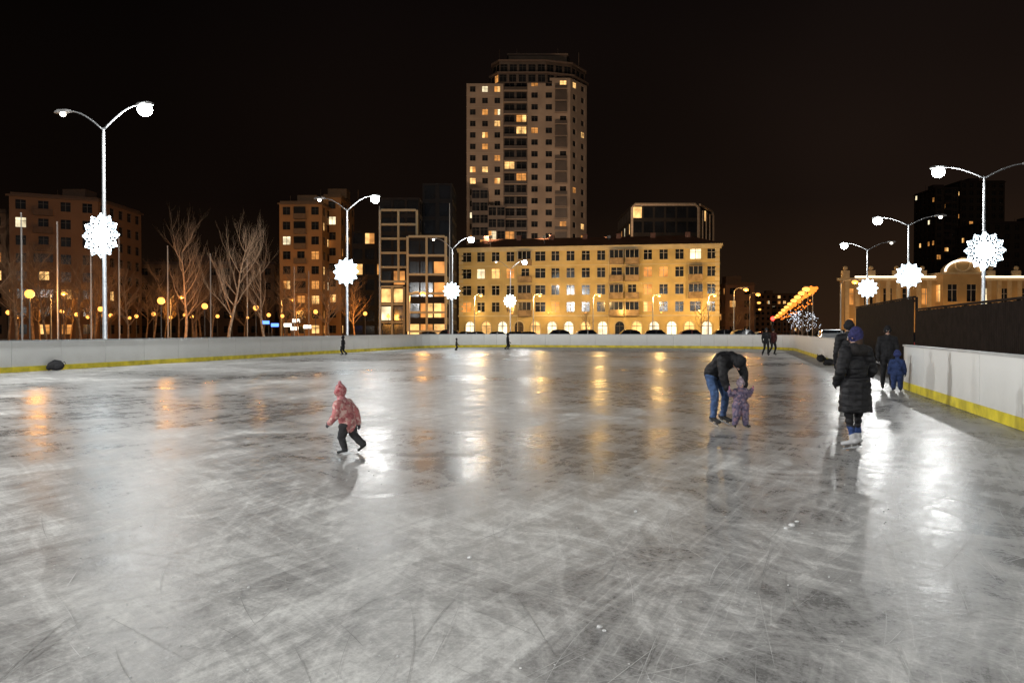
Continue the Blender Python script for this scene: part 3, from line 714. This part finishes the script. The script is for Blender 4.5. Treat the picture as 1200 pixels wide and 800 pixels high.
# ------------------------------------------------------------ cars
CP=[mat('car_paint_dark',(.03,.03,.035),.25,.1),mat('car_paint_silver',(.3,.31,.32),.3,.05,metal=.5),mat('car_paint_white',(.5,.5,.48),.3,.05),mat('car_paint_red',(.2,.03,.03),.3,.1)]
M_tyre=mat('tyre',(.02,.02,.02),.9); M_tail=mat('tail_light',(.3,.01,.01),.3); M_hl=mat('headlamp',(.5,.5,.5),.2)
def car(x,y,rot,paint,suv=False):
    e=empty('parked_car',(x,y,-.045)); e.rotation_euler=(0,0,rot); mb=MB()
    hr=1.72 if suv else 1.45; bz=1.0 if suv else .9
    st=[(-2.2,.45,.62,.62,.68,.5),(-2.1,.3,.85,.85,.82,.7),(-1.75,.28,bz,bz+.02 if not suv else hr-.3,.88,.7),(-1.2,.28,bz,hr-.06,.9,.66),(-.4,.28,bz,hr,.9,.66),(.35,.28,bz,hr-.05,.9,.64),(1.05,.28,bz-.02,bz+.02,.9,.72),(1.8,.28,bz-.12,bz-.1,.88,.7),(2.15,.32,.68,.69,.8,.66),(2.22,.42,.58,.59,.66,.5)]
    ring=[]
    for (X,zb,zbelt,zt,w,wr) in st:
        ring.append([(X,-w*.9,zb),(X,-w,(zb+zbelt)/2),(X,-w*.97,zbelt),(X,-wr,zt),(X,wr,zt),(X,w*.97,zbelt),(X,w,(zb+zbelt)/2),(X,w*.9,zb)])
    for i in range(len(ring)-1):
        for k in range(8):
            m=0
            if k in (2,4) and 1<i<6: m=1
            if k==3 and i in (5,2): m=1
            mb.face([ring[i][k],ring[i+1][k],ring[i+1][(k+1)%8],ring[i][(k+1)%8]],m)
    mb.face(ring[0],0); mb.face(ring[-1][::-1],0)
    for s in (-1,1):
        mb.box((-.46,s*.845-.03,bz),(-.38,s*.845+.03,hr-.1),0)
        mb.box((2.0,s*.55-.15,.62),(2.2,s*.55+.15,.74),3); mb.box((-2.21,s*.6-.12,.68),(-2.1,s*.6+.12,.84),4)
        mb.box((.75,s*1.0-.09,bz),(.9,s*1.0+.05,bz+.14),0)
    mb.build('body',[CP[paint],M_glass,M_frame,M_hl,M_tail],e)
    wh=MB()
    for X in (-1.35,1.35):
        for s in (-1,1):
            wh.tube([(X,s*.93,.33),(X,s*.72,.33)],[.33,.33],16,0); wh.tube([(X,s*.935,.33),(X,s*.93,.33)],[.2,.22],12,1)
    wh.build('wheels',[M_tyre,M_metal],e)
rc=random.Random(12)
for px in (500,523,548,566,584,604,622,650,690,730,770,815,838,862): car(W(px,113)+rc.uniform(-.5,.5),rc.uniform(110,113),rc.choice((0,math.pi))+rc.uniform(-.05,.05),rc.choice((0,0,1,0,3,2)),rc.random()<.5)
ru=math.atan2(1,.28)
car(25.9,65,ru,1,True); car(29,72,ru+math.pi,2,True); car(28.4,56,ru,0,False); car(W(875,100),100,0,0,True); car(W(980,92),92,ru,0,True); car(W(897,112),112,.1,0)

# ------------------------------------------------------------ people
def rings_capsule(mb,a,b,ra,rb,flat,side,cap=1.0,seg=14):
    a=Vector(a); b=Vector(b); d=b-a; L=d.length
    if L<1e-5: d=Vector((0,0,1)); L=1e-5
    d=d/ (d.length if d.length>1e-5 else 1)
    s=Vector(side); s=s-d*s.dot(d)
    s=s.normalized() if s.length>1e-3 else d.orthogonal().normalized()
    t=d.cross(s); st=[]
    for i in range(5):
        an=math.pi/2*(1-i/5); st.append((-math.sin(an)*ra*cap,math.cos(an)*ra))
    for i in range(5): st.append((L*i/4,ra+(rb-ra)*i/4))
    for i in range(1,6):
        an=math.pi/2*i/5; st.append((L+math.sin(an)*rb*cap,math.cos(an)*rb))
    V_=[];F_=[]
    for (o,r) in st:
        r=max(r,.0005)
        for k in range(seg):
            an=2*math.pi*k/seg; V_.append(a+d*o+(s*math.cos(an)+t*math.sin(an)*flat)*r)
    for i in range(len(st)-1):
        for k in range(seg): F_.append((i*seg+k,i*seg+(k+1)%seg,(i+1)*seg+(k+1)%seg,(i+1)*seg+k))
    F_.append(tuple(reversed(range(seg)))); F_.append(tuple((len(st)-1)*seg+k for k in range(seg)))
    mb.mesh(V_,F_)
def stand(H,child=False):
    if child: f=dict(pel=.44,ch=.62,nk=.745,hd=.865,hh=.095,sh=.115,shz=.715,el=(.165,-.01,.56),wr=(.175,.05,.43),hip=.065,kn=.235,an=.075)
    else: f=dict(pel=.53,ch=.70,nk=.82,hd=.925,hh=.066,sh=.108,shz=.80,el=(.14,-.01,.635),wr=(.145,.035,.495),hip=.055,kn=.285,an=.08)
    J={'pel':[0,0,f['pel']],'ch':[0,0,f['ch']],'nk':[0,0,f['nk']],'hd':[0,.01,f['hd']]}
    for s,c in((-1,'L'),(1,'R')):
        J['sh'+c]=[s*f['sh'],0,f['shz']]; J['el'+c]=[s*f['el'][0],f['el'][1],f['el'][2]]; J['wr'+c]=[s*f['wr'][0],f['wr'][1],f['wr'][2]]
        J['hip'+c]=[s*f['hip'],0,f['pel']-.02]; J['kn'+c]=[s*(f['hip']+.005),.015,f['kn']]; J['an'+c]=[s*(f['hip']+.01),-.01,f['an']]; J['to'+c]=[s*(f['hip']+.025),.10,f['an']-.045]
    J={k:[q*H for q in v] for k,v in J.items()}
    J['look']=[0,1,0]; J['hh']=f['hh']*H; J['child']=child; J['H']=H
    return J
CM={}
def cloth(name,col,var=.25,scale=14,rough=.85,col2=None):
    if name not in CM: CM[name]=mat(name,col,rough,var,scale,bump=.4,col2=col2,spec=.25)
    return CM[name]
SKIN=mat('skin',(.48,.29,.21),.55,.08,8)
def figure(name,loc,fwd,J,o,voxel=.008,blades=True):
    J={k:(Vector(v) if isinstance(v,(list,tuple)) else v) for k,v in J.items()}
    H=J['H']; k=H/1.7; B=o.get('bulk',1.0)*(k if not J['child'] else k*1.28)
    X=(1,0,0); bones=[]
    def add(a,b,ra,rb,tag,flat=1,side=X,cap=1): bones.append((Vector(a),Vector(b),ra,rb,flat,Vector(side),cap,tag))
    sh=(J['shR']-J['shL']).normalized()
    add(J['pel'],(J['pel']+J['ch'])/2,.155*B,.148*B,'top',.74,sh,.6); add((J['pel']+J['ch'])/2,J['ch'],.148*B,.172*B,'top',.7,sh,.6)
    add(J['ch'],J['ch'].lerp(J['nk'],.72),.172*B,.10*B,'top',.68,sh,.5); add(J['shL'].lerp(J['shR'],.08),J['shL'].lerp(J['shR'],.92),.078*B,.078*B,'top')
    add(J['nk'].lerp(J['ch'],.2),J['hd'],.058*k*1.05,.052*k,'skin'); add(J['nk'].lerp(J['ch'],.22),J['nk'].lerp(J['hd'],.22),.09*B,.075*B,'collar')
    lg=o.get('legs',1); AR=o.get('arms',1)*B
    for c in 'LR':
        s=-1 if c=='L' else 1
        add(J['sh'+c],J['el'+c],.072*AR,.056*AR,'top'); add(J['el'+c],J['wr'+c],.056*AR,.045*AR,'top')
        add(J['hip'+c],J['kn'+c],.098*B*lg,.066*B*lg,'leg'); add(J['kn'+c],J['an'+c],.066*B*lg,.05*B*lg,'leg')
        an=J['an'+c]; to=J['to'+c]
        heel=an+(to-an)*-.28+Vector((0,0,-.045*k))
        add(heel,to,.045*k,.038*k,'boot',.85); add(an+Vector((0,0,.05*k)),an+Vector((0,0,-.02*k)),.052*k*(1.15 if J['child'] else 1),.05*k,'boot')
        el=J['el'+c]; wr=J['wr'+c]; hd=(wr-el).normalized(); hk=k*(1.15 if J['child'] else 1)
        hd=(hd+Vector(o.get('hdir'+c,(0,.15,0)))).normalized()
        pn=Vector((s,0,0)); pn=(pn-hd*pn.dot(hd)).normalized(); sd=hd.cross(pn)
        if sd.y<0: sd=-sd
        pe=wr+hd*.085*hk
        add(wr+hd*.02*hk,pe,.036*hk,.04*hk,'hand',.5,sd,.6)
        for fi,(off,fl_) in enumerate(((-.028,.058),(-.0095,.07),(.0095,.075),(.028,.066))):
            b0=pe+sd*off*hk; kn=b0+(hd-pn*.25)*fl_*.55*hk; tp=kn+(hd*.7-pn*.7)*fl_*.5*hk
            add(b0,kn,.0105*hk,.0098*hk,'hand'); add(kn,tp,.0098*hk,.0085*hk,'hand')
        tb=wr+hd*.035*hk+sd*.03*hk; tk=tb+(sd*.8+hd*.7-pn*.2)*.032*hk; add(tb,tk,.0135*hk,.012*hk,'hand'); add(tk,tk+(hd-pn*.3)*.03*hk,.012*hk,.010*hk,'hand')
    lk=J['look'].normalized(); hu=(J['hd']-J['nk']); hu=(hu-lk*hu.dot(lk)).normalized(); hs=lk.cross(hu)
    h=J['hh']; C=J['hd']
    add(C+hu*.22*h-lk*.08*h,C+hu*.25*h+lk*.02*h,.80*h,.76*h,'skin',1); add(C+lk*.12*h-hu*.15*h,C+lk*.22*h-hu*.62*h,.58*h,.36*h,'skin')
    add(C+lk*.78*h+hu*.05*h,C+lk*.92*h-hu*.18*h,.07*h,.13*h,'skin')
    for s in (-1,1): add(C+hs*s*.78*h+hu*.08*h,C+hs*s*.8*h-hu*.15*h,.13*h,.1*h,'skin')
    if 'hair' in o:
        add(C-lk*.3*h+hu*.2*h,C-lk*.42*h-hu*(.5+o.get('hairlen',0))*h,.72*h,.5*h,'hair',.9)
    ht=o.get('hat')
    if ht=='knit':
        add(C+hu*.36*h-lk*.12*h,C+hu*.66*h-lk*.16*h,.92*h,.74*h,'hat'); add(C+hu*.28*h-lk*.1*h,C+hu*.38*h-lk*.06*h,.97*h,.97*h,'hat',1,X,.3)
        if o.get('pom'): add(C+hu*1.5*h-lk*.2*h,C+hu*1.52*h-lk*.2*h,.26*h,.26*h,'pom')
    if o.get('coat'):
        zt=o['coat']
        c_=J['pel']; add(c_+Vector((0,0,.1*k)),Vector((c_.x,c_.y+.0,zt)),.182*B,.215*B,'top',.8,X,.08)
    if o.get('hoodback'):
        add(J['nk']+Vector((-.07*k,-.07*k,.0)),J['nk']+Vector((.07*k,-.07*k,.0)),.08*k,.08*k,'fur')
        add(J['nk']+Vector((-.07*k,-.02*k,.02)),J['nk']+Vector((-.02*k,.07*k,.0)),.05*k,.045*k,'fur'); add(J['nk']+Vector((.07*k,-.02*k,.02)),J['nk']+Vector((.02*k,.07*k,.0)),.05*k,.045*k,'fur')
    mb=MB()
    for (a,b,ra,rb,fl_,sd,cp,tg) in bones: rings_capsule(mb,a,b,ra,rb,fl_,sd,cp)
    me=bpy.data.meshes.new('tmp'); me.from_pydata(mb.v,[],mb.f); ob=bpy.data.objects.new('tmp',me); sc.collection.objects.link(ob)
    md=ob.modifiers.new('r','REMESH'); md.mode='VOXEL'; md.voxel_size=voxel; md.use_smooth_shade=True
    sm=ob.modifiers.new('s','SMOOTH'); sm.factor=.5; sm.iterations=2
    dg=bpy.context.evaluated_depsgraph_get(); dg.update(); nme=bpy.data.meshes.new_from_object(ob.evaluated_get(dg)); bpy.data.objects.remove(ob)
    tags=['top','leg','boot','hand','skin','hat','hair','collar','pom','fur']
    mats=[o['top'],o['leg'],o['boot'],o.get('hand',SKIN),SKIN,o.get('hatm',o['top']),o.get('hair',o['top']),o.get('collar',o['top']),o.get('pom') or o['top'],o.get('fur') or o['top']]
    nv=len(nme.vertices); co=np.zeros(nv*3); nme.vertices.foreach_get('co',co); co=co.reshape(-1,3)
    def sdf(P):
        best=np.full(len(P),1e9); idx=np.zeros(len(P),int)
        for (a,b,ra,rb,fl_,sd,cp,tg) in bones:
            a_=np.array(a);d_=np.array(b-a);L2=max(1e-9,d_@d_); t=np.clip(((P-a_)@d_)/L2,0,1)
            q=P-(a_+t[:,None]*d_)
            if fl_<1:
                s_=np.array(sd); dn=d_/math.sqrt(L2); s_=s_-dn*(s_@dn); s_/=max(1e-6,np.linalg.norm(s_)); t_=np.cross(dn,s_); comp=q@t_; q=q+np.outer(comp*(1/fl_-1),t_)
            ds=np.linalg.norm(q,axis=1)-(ra+(rb-ra)*t)
            mk_=ds<best; best[mk_]=ds[mk_]; idx[mk_]=tags.index(tg)
        return idx
    vi=sdf(co); nrm=np.zeros(nv*3); nme.vertices.foreach_get('normal',nrm); nrm=nrm.reshape(-1,3)
    for i in range(nv):
        t=vi[i]
        if t in (0,1,7):
            p=Vector(co[i]); dsp=noise.noise(Vector((p.x*11,p.y*11,p.z*19)))*.011*B+noise.noise(p*34)*.003
            if o.get('quilt') and t==0: dsp+= (abs(math.sin(p.z*math.pi/.085))**.5-.6)*.012
            co[i]+=nrm[i]*dsp
        elif t in (8,9,5):
            p=Vector(co[i]); co[i]+=nrm[i]*noise.noise(p*70)*.008
    nme.vertices.foreach_set('co',co.ravel())
    npol=len(nme.polygons); nme.update()
    cen=np.zeros(npol*3); nme.polygons.foreach_get('center',cen); cen=cen.reshape(-1,3)
    fi=sdf(cen)
    nme.materials.clear()
    for m_ in mats: nme.materials.append(m_)
    nme.polygons.foreach_set('material_index',fi.astype(np.int32)); nme.polygons.foreach_set('use_smooth',[True]*npol)
    zmin=co[:,2].min(); bh=.045*k if blades else 0
    e=empty(name,(loc[0],loc[1],-zmin+bh+.001)); f2=Vector((fwd[0],fwd[1])).normalized(); e.rotation_euler=(0,0,math.atan2(f2.y,f2.x)-math.pi/2)
    nme.name='body'; link(bpy.data.objects.new('body',nme),e)
    fd=MB()
    for s in (-1,1):
        fd.sphere(C+lk*.70*h+hs*s*.30*h+hu*.08*h,.105*h,0,8,6); fd.sphere(C+lk*.765*h+hs*s*.30*h+hu*.08*h,.06*h,1,8,6)
        fd.tube([C+lk*.78*h+hs*s*.17*h+hu*.28*h,C+lk*.72*h+hs*s*.42*h+hu*.29*h],[.035*h,.025*h],5,1)
    fd.tube([C+lk*.70*h-hs*.2*h-hu*.42*h,C+lk*.76*h-hu*.44*h,C+lk*.70*h+hs*.2*h-hu*.42*h],[.03*h,.05*h,.03*h],6,2)
    fd.build('face_details',[CM.setdefault('ew',mat('eye_white',(.7,.7,.7),.3,.02)),CM.setdefault('ed',mat('eye_dark',(.03,.02,.02),.4)),CM.setdefault('lp',mat('lips',(.4,.14,.12),.5))],e,True)
    if blades:
        bl=MB()
        for c in 'LR':
            an=J['an'+c]; to=J['to'+c]; heel=an+(to-an)*-.45+Vector((0,0,-.045*k)); d=(to-heel); L=d.length; d.normalize(); s_=d.cross(Vector((0,0,1)));
            s_=s_.normalized() if s_.length>.01 else Vector((1,0,0)); u_=s_.cross(d)
            M=Matrix(((d.x,s_.x,u_.x,heel.x),(d.y,s_.y,u_.y,heel.y),(d.z,s_.z,u_.z,heel.z),(0,0,0,1)))
            bt=-.04*k-bh
            bl.box((-.01,-.0025,bt),(L+.03*k,.0025,bt+.022*k),0,M)
            for xx in (.03,L*.7): bl.box((xx,-.012*k,bt+.02*k),(xx+.05*k,.012*k,-.03*k),1,M)
        bl.build('skate_blades',[M_metal,M_frame_dk],e)
    return e

blk=cloth('black_down',(.010,.010,.012),.3,12,.6); dk=cloth('dark_cloth',(.016,.016,.018)); jean=cloth('denim',(.05,.09,.19),.35,18); jeanb=cloth('blue_jeans',(.025,.05,.15),.3,18)
def pinkmat():
    m,nt,b=nm('pink_patterned_jacket'); tc=N(nt,'ShaderNodeTexCoord'); v=N(nt,'ShaderNodeTexVoronoi'); v.inputs['Scale'].default_value=30
    r=N(nt,'ShaderNodeValToRGB'); r.color_ramp.interpolation='CONSTANT'; e=r.color_ramp.elements; e[0].color=(.48,.17,.17,1); e[1].position=.38; e[1].color=(.62,.42,.38,1); x=e.new(.6); x.color=(.36,.10,.11,1); x=e.new(.78); x.color=(.52,.26,.24,1)
    sp=N(nt,'ShaderNodeSeparateColor'); nt.links.new(tc.outputs['Object'],v.inputs['Vector']); nt.links.new(v.outputs['Color'],sp.inputs[0]); nt.links.new(sp.outputs[0],r.inputs['Fac']); nt.links.new(r.outputs['Color'],b.inputs['Base Color']); b.inputs['Roughness'].default_value=.8; return m
def purplemat():
    m=pinkmat(); m.name='purple_patterned_overall'; r=[n for n in m.node_tree.nodes if n.type=='VALTORGB'][0]
    for el,c in zip(r.color_ramp.elements,((.10,.08,.14),(.19,.15,.21),(.05,.045,.08),(.21,.13,.17))): el.color=(*c,1)
    return m
white_boot=cloth('white_skate_boot',(.42,.42,.43),.05,6,.6); black_boot=cloth('black_boot',(.02,.02,.02),.1,6,.5)
J=stand(.97,True); 
def jm(J,**k):
    for a,v in k.items(): J[a]=list(v)
jm(J,pel=(0,0,.42),ch=(0,.05,.59),nk=(0,.085,.70),hd=(0,.12,.82),shL=(-.125,.07,.675),shR=(.125,.07,.675),elL=(-.20,.05,.54),wrL=(-.21,.13,.44),elR=(.20,.0,.54),wrR=(.23,-.02,.41),
   hipL=(-.06,0,.40),knL=(-.07,.05,.23),anL=(-.07,.0,.075),toL=(-.075,.10,.03),hipR=(.06,0,.40),knR=(.075,-.06,.24),anR=(.08,-.20,.13),toR=(.085,-.12,.05),look=(.1,1,-.15))
figure('child_in_pink_jacket',(W(407,10.75),10.75),(-.80,.35),J,dict(top=pinkmat(),leg=cloth('dark_trousers',(.035,.035,.038)),boot=black_boot,hand=cloth('child_gloves',(.05,.05,.06)),hat='knit',hatm=cloth('red_knit_hat',(.45,.05,.07),.35,25,col2=(.55,.28,.28)),pom=cloth('pompom',(.6,.25,.28)),collar=cloth('scarf_pink',(.5,.22,.24)),legs=.95,bulk=1.22),.007,False)
J=stand(1.76)
jm(J,pel=(0,-.10,.90),ch=(0,.16,1.12),nk=(0,.34,1.17),hd=(0,.46,1.08),shL=(-.19,.29,1.13),shR=(.19,.29,1.13),elL=(-.25,.36,.88),wrL=(-.20,.40,.66),elR=(.25,.36,.88),wrR=(.20,.40,.66),
   hipL=(-.10,-.10,.86),knL=(-.15,.02,.49),anL=(-.17,-.06,.14),toL=(-.19,.10,.06),hipR=(.10,-.10,.86),knR=(.13,.05,.49),anR=(.15,.03,.14),toR=(.17,.19,.06),look=(0,.30,-.95))
figure('man_bending_over_child',(3.62,13.95),(.50,-.86),J,dict(top=blk,leg=jean,boot=black_boot,hand=SKIN,hat='knit',hatm=dk,hair=dk,bulk=1.32,legs=.80,hdirL=(.2,.2,0),hdirR=(-.2,.2,0)),.008)
J=stand(.84,True)
jm(J,elL=(-.17,-.02,.55),wrL=(-.20,.0,.63),elR=(.17,-.02,.55),wrR=(.20,.0,.63)); J['anL'][0]=-.10; J['toL'][0]=-.13; J['anR'][0]=.10; J['toR'][0]=.13; J['knL'][0]=-.075; J['knR'][0]=.075
pm=purplemat()
figure('child_in_purple_overall',(3.88,13.5),(.15,-1),J,dict(top=pm,leg=pm,boot=black_boot,hand=cloth('mittens_pink',(.3,.12,.2)),hat='knit',hatm=cloth('pale_hat',(.30,.24,.28),.3,20),pom=cloth('pale_pom',(.45,.4,.42)),legs=1.25,bulk=1.25),.007)
J=stand(1.67)
jm(J,elL=(-.27,-.02,1.08),wrL=(-.20,.14,.92),elR=(.27,-.02,1.08),wrR=(.20,.14,.92),look=(-.5,1,-.1),anL=(-.07,-.03,.135),toL=(-.09,.13,.06),anR=(.09,.05,.135),toR=(.13,.2,.06),knR=(.09,.05,.47))
figure('woman_in_black_coat',(W(1003,11.05),11.05),(-.35,1),J,dict(top=blk,leg=jeanb,boot=white_boot,hand=dk,hat='knit',hatm=cloth('navy_hat',(.03,.03,.10),.3,25),hair=cloth('brown_hair',(.05,.03,.02)),hairlen=.3,coat=.52,hoodback=True,fur=cloth('fur_black',(.02,.018,.018)),quilt=True,bulk=1.15,arms=1.15,legs=.72),.008)
J=stand(1.74); figure('man_in_dark_jacket',(W(1040,22.2),22.2),(-.3,-1),J,dict(top=dk,leg=dk,boot=black_boot,hat='knit',hatm=dk,bulk=1.08,hand=dk),.012)
J=stand(1.12,True); figure('child_in_blue_overall',(W(1051.5,21.3),21.3),(.5,1),J,dict(top=cloth('blue_overall',(.02,.035,.10),.3),leg=CM['blue_overall'],boot=black_boot,hand=dk,hat='knit',hatm=cloth('blue_hat',(.03,.04,.13)),legs=1.2,bulk=1.05),.012)
J=stand(1.84); figure('man_in_black_jacket',(W(995,17.2),17.2),(.3,1),J,dict(top=blk,leg=dk,boot=black_boot,hat='knit',hatm=dk,bulk=1.05,hand=dk),.012)
def stride(H,child=False):
    J=stand(H,child); 
    J['knL'][1]+=.08*H; J['anR'][1]-=.12*H; J['anR'][0]+=.05*H; J['toR'][1]-=.12*H; J['toR'][0]+=.06*H; J['wrL'][1]-=.1*H; J['wrR'][1]+=.1*H; return J
figure('skater_in_dark_clothes',(W(898,50.5),50.5),(-.2,-1),stride(1.74),dict(top=dk,leg=dk,boot=black_boot,hat='knit',hatm=dk,hand=dk),.018)
figure('skater_in_dark_clothes',(W(906,51.5),51.5),(.2,-1),stride(1.70),dict(top=cloth('red_dark',(.06,.015,.015)),leg=dk,boot=black_boot,hat='knit',hatm=dk,hand=dk),.018)
figure('child_skater',(W(402,51.5),51.5),(-1,.2),stride(1.28,True),dict(top=dk,leg=dk,boot=black_boot,hat='knit',hatm=dk,hand=dk),.018)
figure('child_skater',(W(535,63),63),(1,.2),stride(1.0,True),dict(top=dk,leg=dk,boot=black_boot,hat='knit',hatm=dk,hand=dk),.018)
figure('child_skater',(W(595,65),65),(1,-.2),stride(1.4,True),dict(top=dk,leg=dk,boot=black_boot,hat='knit',hatm=dk,hand=dk),.018)
def backpack(x,y,s,rot):
    e=empty('backpack',(x,y,0)); e.rotation_euler=(0,0,rot); e.scale=(s,s,s); mb=MB()
    mb.sphere((0,0,.19),.3,0,16,10,(1,.7,.63)); mb.sphere((.12,-.17,.14),.14,0,12,8,(1.2,.7,.85)); mb.sphere((-.25,0,.12),.14,0,12,8,(1,1,.8))
    for s_ in (-.1,.1): mb.tube([(-.2,s_+.05,.3),(-.05,s_+.05,.4),(.15,s_+.05,.36),(.28,s_+.05,.2)],[.02]*4,6,1)
    mb.tube([(.22,0,.28),(.3,0,.34),(.34,0,.24)],[.015]*3,5,1)
    mb.build('bag_and_straps',[dk,blk],e,True)
backpack(W(65,32.5),32.5,1.05,.4); backpack(W(962,41),41,1.0,1.2); backpack(W(972,37),37,.8,.2)
be=empty('park_bench',(uv(31,6.6).x,uv(31,6.6).y,-.04)); be.rotation_euler=(0,0,math.atan2(1,.28)); mb=MB()
for k in range(4): mb.box((-.9,-.22+k*.11,.43),(.9,-.13+k*.11,.47),0)
for k in range(3): mb.box((-.9,-.26-.02*k,.55+k*.13),(.9,-.235-.02*k,.65+k*.13),0)
for s_ in (-.75,.75):
    for yy in (-.2,.17): mb.box((s_-.03,yy-.03,0),(s_+.03,yy+.03,.428),1)
    mb.box((s_-.03,-.34,.43),(s_+.03,-.305,.93),1)
mb.build('bench_slats_and_legs',[mat('bench_wood',(.15,.09,.05),.8),M_frame_dk],be)

# ------------------------------------------------------------ world, fill light
w=bpy.data.worlds.new('World'); sc.world=w; w.use_nodes=True; nt=w.node_tree; L=nt.links.new
bg=nt.nodes['Background']; tc=N(nt,'ShaderNodeTexCoord'); sp=N(nt,'ShaderNodeSeparateXYZ'); L(tc.outputs['Generated'],sp.inputs[0])
r=N(nt,'ShaderNodeValToRGB'); e=r.color_ramp.elements; e[0].position=.0; e[0].color=(.022,.0115,.006,1); e[1].position=.42; e[1].color=(.0026,.0018,.0017,1); x=e.new(.15); x.color=(.0085,.0049,.0034,1)
L(sp.outputs[2],r.inputs['Fac'])
mr=N(nt,'ShaderNodeMapRange'); mr.inputs[1].default_value=-.4; mr.inputs[2].default_value=.6; mr.inputs[3].default_value=.45; mr.inputs[4].default_value=1.6; L(sp.outputs[0],mr.inputs[0])
no=N(nt,'ShaderNodeTexNoise'); no.inputs['Scale'].default_value=2; L(tc.outputs['Generated'],no.inputs['Vector'])
mu=N(nt,'ShaderNodeMath',operation='MULTIPLY'); L(mr.outputs[0],mu.inputs[0]); L(no.outputs['Fac'],mu.inputs[1])
m2=N(nt,'ShaderNodeMath',operation='MULTIPLY'); m2.inputs[1].default_value=1.9; L(mu.outputs[0],m2.inputs[0])
L(r.outputs['Color'],bg.inputs['Color']); L(m2.outputs[0],bg.inputs['Strength'])
sl=bpy.data.lights.new('city_glow_sun','SUN'); sl.energy=.13; sl.angle=math.radians(15); sl.color=(1,.72,.45)
so=bpy.data.objects.new('city_glow_sun',sl); so.rotation_euler=Vector((.25,1,-.35)).to_track_quat('-Z','Y').to_euler(); link(so)
fl=empty('tower_fill_lights'); mb=MB()  # unseen spots with housings, added to light the tower front evenly
for x in (-4,6,18):
    mb.box((x-.3,148,18.6),(x+.3,148.5,19.1),0); mb.tube([(x,148.2,17),(x,148.2,18.7)],[.05,.05],6,0)
    spot('tower_fill_spot',(x,149.3,19.4),(x*.9,215,46),19000,(1,.68,.44),80,.8,.3,fl)
mb.build('fill_spot_housings',[M_head],fl)
# ------------------------------------------------------------ camera
cd=bpy.data.cameras.new('camera'); cd.sensor_width=36; cd.lens=36*F/1200; cd.clip_end=5000; cd.clip_start=.05
co_=bpy.data.objects.new('camera',cd); co_.location=(0,0,CAMH); co_.rotation_euler=(math.radians(90)-math.atan(14/F),0,0); link(co_); sc.camera=co_
